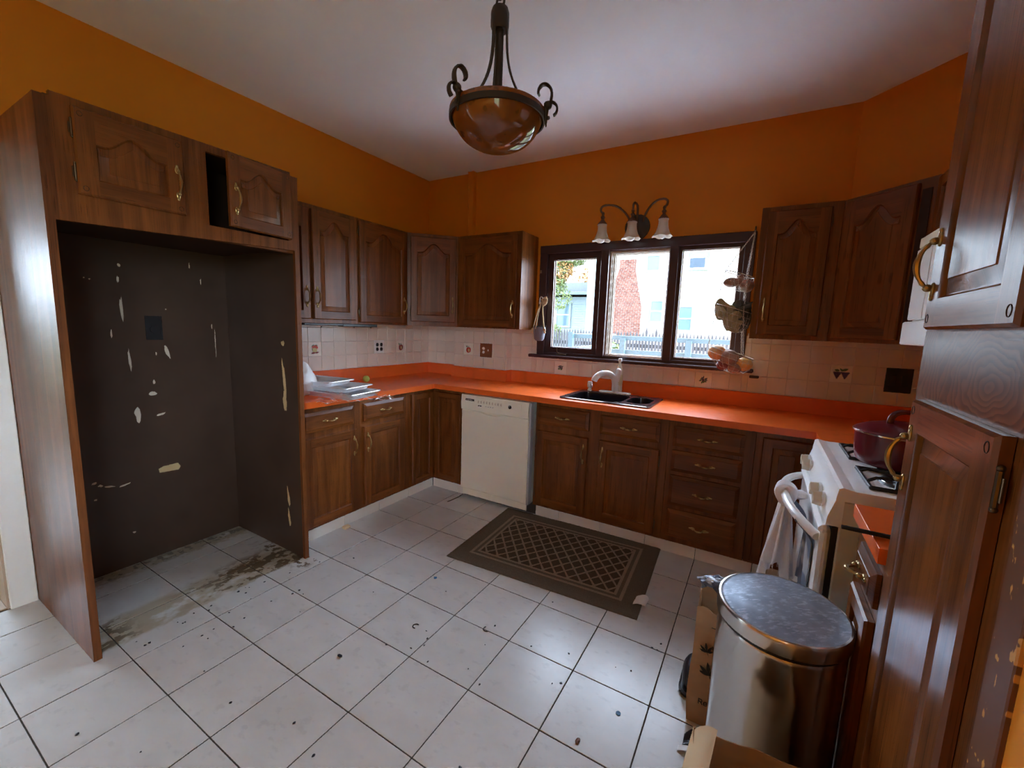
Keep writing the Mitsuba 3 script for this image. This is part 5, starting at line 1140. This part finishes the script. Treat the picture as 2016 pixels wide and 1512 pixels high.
def leafprint(cx, cz, s, y=-1.8075):
    ms = []
    for a, l in ((100, 1.0), (60, 0.85), (140, 0.85), (25, 0.6), (170, 0.65)):
        a = math.radians(a); ms.append(lens_xz((cx, cz), (cx + s * l * math.cos(a), cz + s * l * math.sin(a)), s * 0.11, y=y))
    ms.append(lens_xz((cx, cz), (cx + 0.2 * s, cz - 0.35 * s), s * 0.03, y=y)); return cat_(ms)
for cx_, cz_, s_, y_ in ((2.912, 0.215, 0.050, -1.8105), (2.898, 0.300, 0.036, -1.811), (2.925, 0.318, 0.020, -1.811), (2.968, 0.235, 0.05, -1.8105), (2.955, 0.355, 0.03, -1.8105), (3.02, 0.30, 0.04, -1.809)):
    add('leaf_print', leafprint(cx_, cz_, s_, y_), 'print_black', parent=k)
tm = meshkit.text_mesh('Reuse', 0.020, 0.0012); tv = tm.vertices.copy(); tm.vertices = np.stack([2.884 + tv[:, 0], -1.8085 + (0.0012 - tv[:, 2]), 0.092 + tv[:, 1]], 1)
tag(add('lettering', tm, 'print_black', parent=k), 'printed word Reuse')
add('line_print', box(2.905, -1.8085, 0.395, 2.96, -1.807, 0.397), 'print_black', parent=k)
k = tag(thing('paper_bag'), 'open brown paper bag in front of the trash can at the bottom edge', 'paper bag', 'brown paper bags by the trash can')
bf = bag(2.925, 3.215, -2.66, -2.230, 0.400, 5, notch=False, rise=0.06)
v = bf.vertices.copy(); ca_, sa_ = math.cos(0.12), math.sin(0.12); cc = v[:, :2].mean(0); d_ = v[:, :2] - cc
v[:, 0], v[:, 1] = cc[0] + d_[:, 0] * ca_ - d_[:, 1] * sa_, cc[1] + d_[:, 0] * sa_ + d_[:, 1] * ca_; bf.vertices = v
add('bag', bf, 'kraft', parent=k, smooth=35)
def fl(u, v): return np.stack([2.938 - 0.055 * v + 0.02 * u, -2.50 + 0.25 * u, 0.402 + 0.020 * u - 0.030 * v + 0.012 * np.sin(PI * v)], -1)
tag(add('flap', cloth(fl, 10, 8, 0.0012), 'kraft_light', parent=k, smooth=True), 'light tan folded flap')
k = tag(thing('snack_bag'), 'crumpled white and blue plastic bag standing behind the printed paper bag', 'plastic bag')
m = bag(2.845, 2.960, -1.640, -1.560, 0.430, 9, notch=False, rise=0.03)
add('film', m, 'white_plastic', parent=k, smooth=35)
cr = lump((2.905, -1.61, 0.452), 0.045, 3, (1.35, 0.8, 0.6), 0.5, 2.6, 4); add('crumpled_top', cr, 'crumple_blue', parent=k, smooth=25)
mat('crumple_blue', proc(lambda p, n, uv: mix((0.10, 0.13, 0.20), (0.50, 0.55, 0.62), smoothstep(0.48, 0.56, fbm(p.x * 40.0, p.y * 40.0, p.z * 40.0, 3)))), 0.3, 0.5)
k = tag(thing('shoe'), 'dark rounded shoe-like thing half hidden left of the printed paper bag', 'shoe')
add('upper', lump((2.850, -1.615, 0.055), 0.056, 3, (0.72, 1.5, 1.0), 0.08, 1.2, 6), 'bag_dark', parent=k, smooth=True)
add('sole', rings_mesh([resamp(rrect(2.806, -1.705, 2.894, -1.53, 0.04), 40, 0.001), resamp(rrect(2.804, -1.707, 2.896, -1.528, 0.04), 40, 0.014), resamp(rrect(2.812, -1.698, 2.888, -1.536, 0.035), 40, 0.018)]), 'black_plastic', parent=k, smooth=40)
k = tag(thing('torn_wrapper'), 'torn black and white wrapper on the floor at the foot of the printed bag', 'wrapper')
def wr1(u, v): return np.stack([2.858 + 0.07 * u, -1.925 + 0.055 * v + 0.02 * u, 0.004 + 0.03 * np.sin(PI * u) * v + 0.004 * np.sin(9 * v)], -1)
add('film', cloth(wr1, 12, 10, 0.001), 'bag_dark', parent=k, smooth=True)
def wr2(u, v): return np.stack([2.845 + 0.07 * u, -1.945 + 0.022 * v + 0.012 * u, 0.003 + 0.01 * np.sin(PI * u)], -1)
add('edge', cloth(wr2, 12, 4, 0.001), 'white_plastic', parent=k, smooth=True)
# crumbs and scraps on the tiles
k = tag(thing('wood_scrap'), 'small tan wood scrap against the tile strip under the left cabinets', 'scrap')
add('block', box(0.610, -1.545, 0.0005, 0.640, -1.500, 0.020, 0.002), 'kraft_light', parent=k)
k = tag(thing('wire_scrap'), 'thin dark bent wire on the tiles in front of the dishwasher', 'wire')
add('wire', tube(spline([(0.915, -0.585, 0.003), (0.925, -0.66, 0.004), (0.92, -0.73, 0.003), (0.912, -0.785, 0.003)], 16), 0.0028, 6), 'dark_brass', parent=k, smooth=True)
def curl(x, y, r, a0, a1): return tube([(x + r * math.cos(a), y + r * math.sin(a), 0.0024) for a in np.linspace(a0, a1, 14)], 0.0022, 6)
k = tag(thing('twist_tie'), 'short curled black tie lying in the middle of a floor tile', 'tie', 'black ties on the floor'); add('wire', curl(1.688, -1.977, 0.014, 1.2, 5.2), 'black_plastic', parent=k, smooth=True)
k = tag(thing('twist_tie'), 'short curled black tie lying on a floor joint closer to the rug', 'tie', 'black ties on the floor'); add('wire', curl(1.978, -1.812, 0.016, 2.4, 5.6), 'black_plastic', parent=k, smooth=True)
k = tag(thing('blue_dot'), 'tiny blue round bit on a floor tile left of the rug', 'crumb', 'blue bits on the floor'); add('disc', lathe([(0.0, 0.0), (0.009, 0.0), (0.009, 0.003), (0.0, 0.004)], 12, (1.510, -1.631, 0.0004)), 'blue_dot', parent=k)
k = tag(thing('blue_dot'), 'tiny blue round bit on a floor tile near the foot of the paper bags', 'crumb', 'blue bits on the floor'); add('disc', lathe([(0.0, 0.0), (0.009, 0.0), (0.009, 0.003), (0.0, 0.004)], 12, (2.633, -1.913, 0.0004)), 'blue_dot', parent=k)
k = tag(thing('dirt_chip'), 'dark flake of dirt on a tile below the curled tie', 'crumb', 'dirt chips on the floor'); add('flake', lump((1.545, -2.284, 0.003), 0.010, 2, (1.3, 0.7, 0.25), 0.3, 2, 1), 'bag_dark', parent=k)
k = tag(thing('dirt_chip'), 'dark brown crumb on the tile nearest the bottom edge', 'crumb', 'dirt chips on the floor'); add('flake', lump((2.545, -2.095, 0.003), 0.010, 2, (0.7, 1.3, 0.3), 0.3, 2, 2), 'strip_brown', parent=k)
rr = random.Random(11); ms = []
spots = [(1.877, -2.107), (1.802, -2.046), (2.204, -1.793), (2.126, -2.084), (2.363, -1.741), (2.56, -1.704), (1.828, -2.604), (0.845, -1.884), (1.038, -2.116), (2.154, -1.461), (1.324, -1.907), (2.026, -1.897), (2.368, -1.924), (2.689, -1.505)]
spots += [(rr.uniform(0.8, 2.7), rr.uniform(-3.0, -1.45)) for _ in range(26)] + [(rr.uniform(0.72, 1.0), rr.uniform(-2.75, -1.95)) for _ in range(24)]
for (x_, y_) in spots:
    r_ = rr.uniform(0.0025, 0.005); ms.append(lump((x_, y_, 0.0015), r_, 1, (rr.uniform(.7, 1.5), rr.uniform(.7, 1.5), 0.4), 0.3, 2, rr.randint(0, 99)))
k = add('floor_crumbs', cat_(ms), 'bag_dark'); tag(k, 'scattered dark crumbs and specks on the floor tiles', 'crumbs', kind='stuff')

# ================================================================== NEXT ROOM (through the left doorway)
k = tag(thing('floor_mat'), 'brown mat on the floor of the next room', 'mat'); add('pile', box(-0.95, -3.15, -0.001, -0.30, -2.55, 0.012, 0.004), 'mat_brown', parent=k)
k = tag(thing('duffel_bag'), 'dark navy cloth bag on the floor of the next room', 'bag'); add('body', lump((-1.05, -2.93, 0.26), 0.16, 3, (1.2, 0.9, 0.8), 0.12, 1.4, 3), 'navy', parent=k, smooth=True)
add('strap', tube(spline([(-1.18, -2.95, 0.34), (-1.08, -2.97, 0.44), (-0.95, -2.95, 0.35)], 12), 0.010, 6), 'navy', parent=k, smooth=True)
k = tag(thing('storage_box'), 'pale box under the navy bag in the next room', 'box'); add('body', box(-1.25, -3.10, 0.0, -0.86, -2.75, 0.135, 0.006), 'white_trim', parent=k); add('lid', box(-1.26, -3.11, 0.112, -0.85, -2.74, 0.138, 0.004), 'white_trim', parent=k)

# ================================================================== OUTSIDE
k = add('ground', box(-60, 0.30, -1.3, 60, 80, -1.0), 'lawn'); tag(k, 'lawn between the houses', 'ground', kind='structure')
k = add('ground', box(-60, -60, -1.3, 60, -6.2, -1.0), 'lawn'); tag(k, 'lawn behind the kitchen', 'ground', kind='structure')
k = add('ground', box(4.2, -6.2, -1.3, 60, 0.30, -1.0), 'lawn'); tag(k, 'lawn at the right side of the house', 'ground', kind='structure')
k = add('ground', box(-60, -6.2, -1.3, -3.8, 0.30, -1.0), 'lawn'); tag(k, 'lawn at the left side of the house', 'ground', kind='structure')
k = tag(thing('deck'), 'grey deck outside below the kitchen window', 'deck')
for i in range(17): add('board', box(-0.2, 0.20 + i * 0.14, -0.14, 5.2, 0.335 + i * 0.14, -0.10), 'deck_board', parent=k)
add('post', cat_([box(q, w_, -1.0, q + 0.09, w_ + 0.09, -0.14) for q in (-0.1, 2.0, 4.9) for w_ in (0.3, 2.35)]), 'deck_board', parent=k)
k = tag(thing('deck_railing'), 'pale blue deck railing outside the window', 'railing')
for z0_, z1_ in ((1.275, 1.335), (1.085, 1.145), (0.55, 0.61)): add('rail', box(0.52, 2.48, z0_, 5.2, 2.53, z1_, 0.004), 'rail_blue', parent=k)
for x_ in (0.52, 1.28, 2.125, 2.97, 3.80, 5.1): add('post', box(x_, 2.42, -0.10, x_ + 0.07, 2.485, 1.30 if x_ > 0.6 else 1.36), 'rail_blue', parent=k)
for z0_, z1_ in ((1.275, 1.335), (1.085, 1.145)): add('side_rail', box(0.53, 2.54, z0_, 0.58, 4.6, z1_, 0.004), 'rail_blue', parent=k)
k = tag(thing('picket_fence'), 'weathered grey picket fence with pointed tops behind the deck railing', 'fence')
pk = mikit.ply(prism_y(Polygon([(-0.026, -1.0), (0.026, -1.0), (0.026, 1.28), (0.0, 1.385), (-0.026, 1.28)]), -0.01, 0.01), 'picket_grey')
rr = random.Random(5)
for i in range(104):
    x_ = -4.0 + i * 0.075
    dz = rr.uniform(-0.015, 0.015) + (0.10 if i in (61, 64, 67, 92) else 0)
    add('picket', pk, None, parent=k, to_world=T().translate([x_, 7.0, dz]))
for z_ in (0.2, 1.0): add('rail', box(-4.05, 7.012, z_, 3.85, 7.05, z_ + 0.09), 'picket_grey', parent=k)
# neighbour house
k = NH = tag(thing('neighbor_house'), 'white sided neighbor house with brick chimney, right of the garage', 'house')
HX0, HX1, HY = -4.35, 7.0, 16.0
zz = np.arange(-1.0, 7.21, 0.115); pf = [(HY + 0.3, -1.0)]
for a, b in zip(zz[:-1], zz[1:]): pf += [(HY - 0.022, a), (HY - 0.004, b)]
pf += [(HY + 0.3, zz[-1])]
add('siding', prism_x(Polygon(pf), HX0, HX1), 'siding_white', parent=NH)
add('side_wall', box(HX0, HY + 0.3, -1.0, HX1, HY + 9, 7.2), 'siding_white', parent=NH)
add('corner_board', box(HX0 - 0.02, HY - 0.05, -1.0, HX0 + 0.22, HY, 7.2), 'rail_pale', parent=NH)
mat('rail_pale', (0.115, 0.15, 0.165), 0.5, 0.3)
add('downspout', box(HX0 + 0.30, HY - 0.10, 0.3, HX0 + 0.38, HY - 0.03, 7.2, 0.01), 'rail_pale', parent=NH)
add('roof', prism_x(Polygon([(HY - 0.5, 7.15), (HY + 4.6, 9.6), (HY + 9.6, 7.15)]), HX0 - 0.4, HX1 + 0.4), 'roof_grey', parent=NH)
def hwin(x0, z0, x1, z1, split=True, y=HY, trim=0.10, par=NH, name='window'):
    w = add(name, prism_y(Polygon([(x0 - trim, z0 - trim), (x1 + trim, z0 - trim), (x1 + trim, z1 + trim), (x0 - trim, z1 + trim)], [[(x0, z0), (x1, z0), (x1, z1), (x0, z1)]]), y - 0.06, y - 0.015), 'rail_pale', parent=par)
    zm = (z0 + z1) / 2
    for a, b in (((z0, zm - 0.02), (zm + 0.02, z1)) if split else ((z0, z1),)): add('pane', box(x0 - 0.01, y - 0.035, a, x1 + 0.01, y - 0.025, b), 'house_glass', parent=w)
    if split: add('meeting_rail', box(x0, y - 0.05, zm - 0.025, x1, y - 0.02, zm + 0.025), 'siding_white', parent=w)
    return w
hwin(-1.65, 4.02, -1.18, 4.60, False); hwin(-1.36, 1.85, -0.92, 2.68)
w = hwin(0.0, 4.42, 0.78, 5.35, False, trim=0.16)
AC = add('air_conditioner', box(0.07, HY - 0.34, 3.97, 0.70, HY - 0.02, 4.46, 0.02), 'siding_white', parent=NH)
add('grille', cat_([box(0.10, HY - 0.350, 4.02, 0.67, HY - 0.335, 4.40, 0.004)]), 'ac_grey', parent=AC); mat('ac_grey', (0.025, 0.036, 0.05), 0.6, 0.2)
add('sill', box(0.0, HY - 0.42, 3.93, 0.78, HY, 3.965), 'rail_pale', parent=AC)
hwin(-0.27, 1.50, 0.29, 2.44, True, trim=0.18, name='storm_door')
hwin(2.6, 1.4, 3.3, 2.7); hwin(2.6, 4.0, 3.3, 5.2)
# chimney: a mortar core and every brick
CH = add('chimney', prism_y(Polygon([(-3.20, -1.0), (-1.61, -1.0), (-1.61, 2.38), (-1.97, 3.95), (-1.97, 7.6), (-2.67, 7.6), (-2.67, 4.02), (-3.20, 2.30)]).buffer(-0.012), 15.22, 16.02), 'mortar', parent=NH)
tag(CH, 'red brick chimney stack with stepped shoulders')
def edge_x(z):
    xr = -1.61 if z < 2.38 else (-1.61 - 0.36 * (z - 2.38) / 1.57 if z < 3.95 else -1.97)
    xl = -3.20 if z < 2.30 else (-3.20 + 0.53 * (z - 2.30) / 1.72 if z < 4.02 else -2.67)
    return xl, xr
bc = {}
nb = 0; z = 1.02
low = []
while z < 4.70 and nb < 292:
    xl, xr = edge_x(z + 0.03); x = xl - (0.105 if int(round((z - 1.02) / 0.075)) % 2 else 0.0)
    while x < xr - 0.02:
        a, b = max(x, xl), min(x + 0.203, xr)
        if b - a > 0.03:
            w_ = round(b - a, 2)
            if w_ not in bc: bc[w_] = mikit.ply(box(-w_ / 2 + 0.004, 0, 0.0, w_ / 2 - 0.004, 0.06, 0.062), 'brick')
            add('brick', bc[w_], None, parent=CH, to_world=T().translate([(a + b) / 2, 15.20 + rr.uniform(-0.004, 0.004), z])); nb += 1
        x += 0.212
    z += 0.075
# garage
GR = tag(thing('garage'), 'small white garage with grey roof and gutter, half hidden by the tree', 'garage')
GY = 20.0
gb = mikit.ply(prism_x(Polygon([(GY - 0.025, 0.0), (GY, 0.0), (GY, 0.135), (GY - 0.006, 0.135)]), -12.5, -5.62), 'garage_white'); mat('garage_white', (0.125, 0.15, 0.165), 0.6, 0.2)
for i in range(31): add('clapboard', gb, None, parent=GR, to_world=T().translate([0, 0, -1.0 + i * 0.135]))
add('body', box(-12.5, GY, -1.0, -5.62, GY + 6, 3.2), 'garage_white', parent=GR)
add('roof', prism_x(Polygon([(GY - 0.35, 3.42), (GY + 3.0, 4.35), (GY + 6.3, 3.42)]), -12.8, -5.5), 'roof_grey', parent=GR)
add('gutter', box(-12.8, GY - 0.42, 3.30, -5.45, GY - 0.30, 3.46, 0.01), 'rail_pale', parent=GR)
hwin(-7.67, 1.55, -6.92, 2.80, True, GY - 0.02, 0.12, GR)
# trees and bushes
def foliage(c, rad, n, size, seed, squash=(1, 1, 1)):
    r_ = np.random.default_rng(seed); d = r_.standard_normal((n, 3)); d /= np.linalg.norm(d, axis=1, keepdims=True)
    rr_ = rad * r_.uniform(0.45, 1.0, n) ** 0.6; nz = meshkit.fbm(d * 2.2 + seed, 3, seed); P = arr(c) + d * (rr_ * (0.65 + 0.7 * nz))[:, None] * arr(squash)
    a = r_.standard_normal((n, 3)); a /= np.linalg.norm(a, axis=1, keepdims=True); b = np.cross(a, r_.standard_normal((n, 3))); b /= np.linalg.norm(b, axis=1, keepdims=True)
    s = size * r_.uniform(0.6, 1.3, n)[:, None]
    V = np.stack([P - a * s, P + b * s * 0.5, P + a * s, P - b * s * 0.5], 1).reshape(-1, 3); q = np.arange(n)[:, None] * 4
    return trimesh.Trimesh(V, np.vstack([q + [0, 1, 2], q + [0, 2, 3]]), process=False)
k = tag(thing('tree'), 'leafy tree with green and orange foliage at the left of the window view', 'tree')
add('trunk', tube(spline([(-8.3, 17.6, -1.0), (-8.2, 17.6, 1.5), (-7.9, 17.6, 3.4), (-7.3, 17.5, 4.6)], 14), np.linspace(0.17, 0.06, 14), 8), 'bark', parent=k, smooth=True)
f1 = cat_([foliage((-7.0, 17.6, 4.9), 1.25, 3000, 0.085, 1), foliage((-6.0, 17.5, 5.0), 0.85, 1400, 0.08, 2, (1.1, 1, 0.6)), foliage((-6.9, 17.4, 3.6), 0.8, 900, 0.075, 3, (1.1, 1, 0.6)), foliage((-6.35, 17.3, 2.9), 0.65, 420, 0.07, 4, (1.0, 0.8, 0.9))])
add('foliage', f1, 'leaf_green', parent=k); tag(k + '__foliage', 'green leaves', kind='stuff')
add('foliage', foliage((-6.5, 17.3, 4.35), 0.75, 900, 0.08, 6, (1.2, 0.8, 0.8)), 'leaf_orange', parent=k); tag(k + '__foliage_001', 'orange turning leaves', kind='stuff')
k = tag(thing('bush'), 'pale green bush below the garage window', 'bush')
add('foliage', foliage((-6.8, 17.0, 1.15), 0.62, 900, 0.07, 8, (1.3, 1, 0.9)), 'leaf_green', parent=k); tag(k + '__foliage', 'bush leaves', kind='stuff')
add('stem', tube([(-7.1, 17.0, -1.0), (-7.1, 17.0, 1.0)], 0.05, 6), 'bark', parent=k)
k = tag(thing('tree'), 'distant reddish tree top above the garage roof', 'tree')
add('trunk', tube([(-9.0, 32.0, -1.0), (-9.0, 32.0, 5.5)], 0.2, 8), 'bark', parent=k)
add('foliage', foliage((-9.0, 32, 5.6), 1.9, 1200, 0.16, 9, (1.3, 1, 0.75)), 'leaf_orange', parent=k); tag(k + '__foliage', 'reddish leaves', kind='stuff')
k = tag(thing('shrub'), 'green shrub beside the fence seen in the middle pane', 'bush')
add('foliage', foliage((0.15, 5.6, 0.75), 0.45, 700, 0.05, 12, (0.6, 1, 1.0)), 'leaf_green', parent=k); tag(k + '__foliage', 'shrub leaves', kind='stuff')
add('stem', tube([(0.15, 5.6, -1.0), (0.15, 5.6, 0.7)], 0.03, 6), 'bark', parent=k)
# greenery that the left doorway and the rear window look out on
for i, (x_, y_, r_) in enumerate([(-6.6, -2.6, 1.45), (-6.8, -5.9, 1.45)]):
    k = tag(thing('shrub'), ['round garden shrub outside the side room window', 'second garden shrub outside the side room, further back', 'garden shrub behind the rear window', 'garden shrub behind the rear window, further right'][i], 'bush')
    add('heart', lump((x_, y_, r_ * 0.3), r_ * 0.85, 3, (1, 1, 1), 0.15, 1.5, i), 'leaf_green', parent=k, smooth=True)
    add('foliage', foliage((x_, y_, r_ * 0.4), r_, 1500, 0.16, 20 + i), 'leaf_green', parent=k); tag(k + '__foliage', 'shrub leaves', kind='stuff')
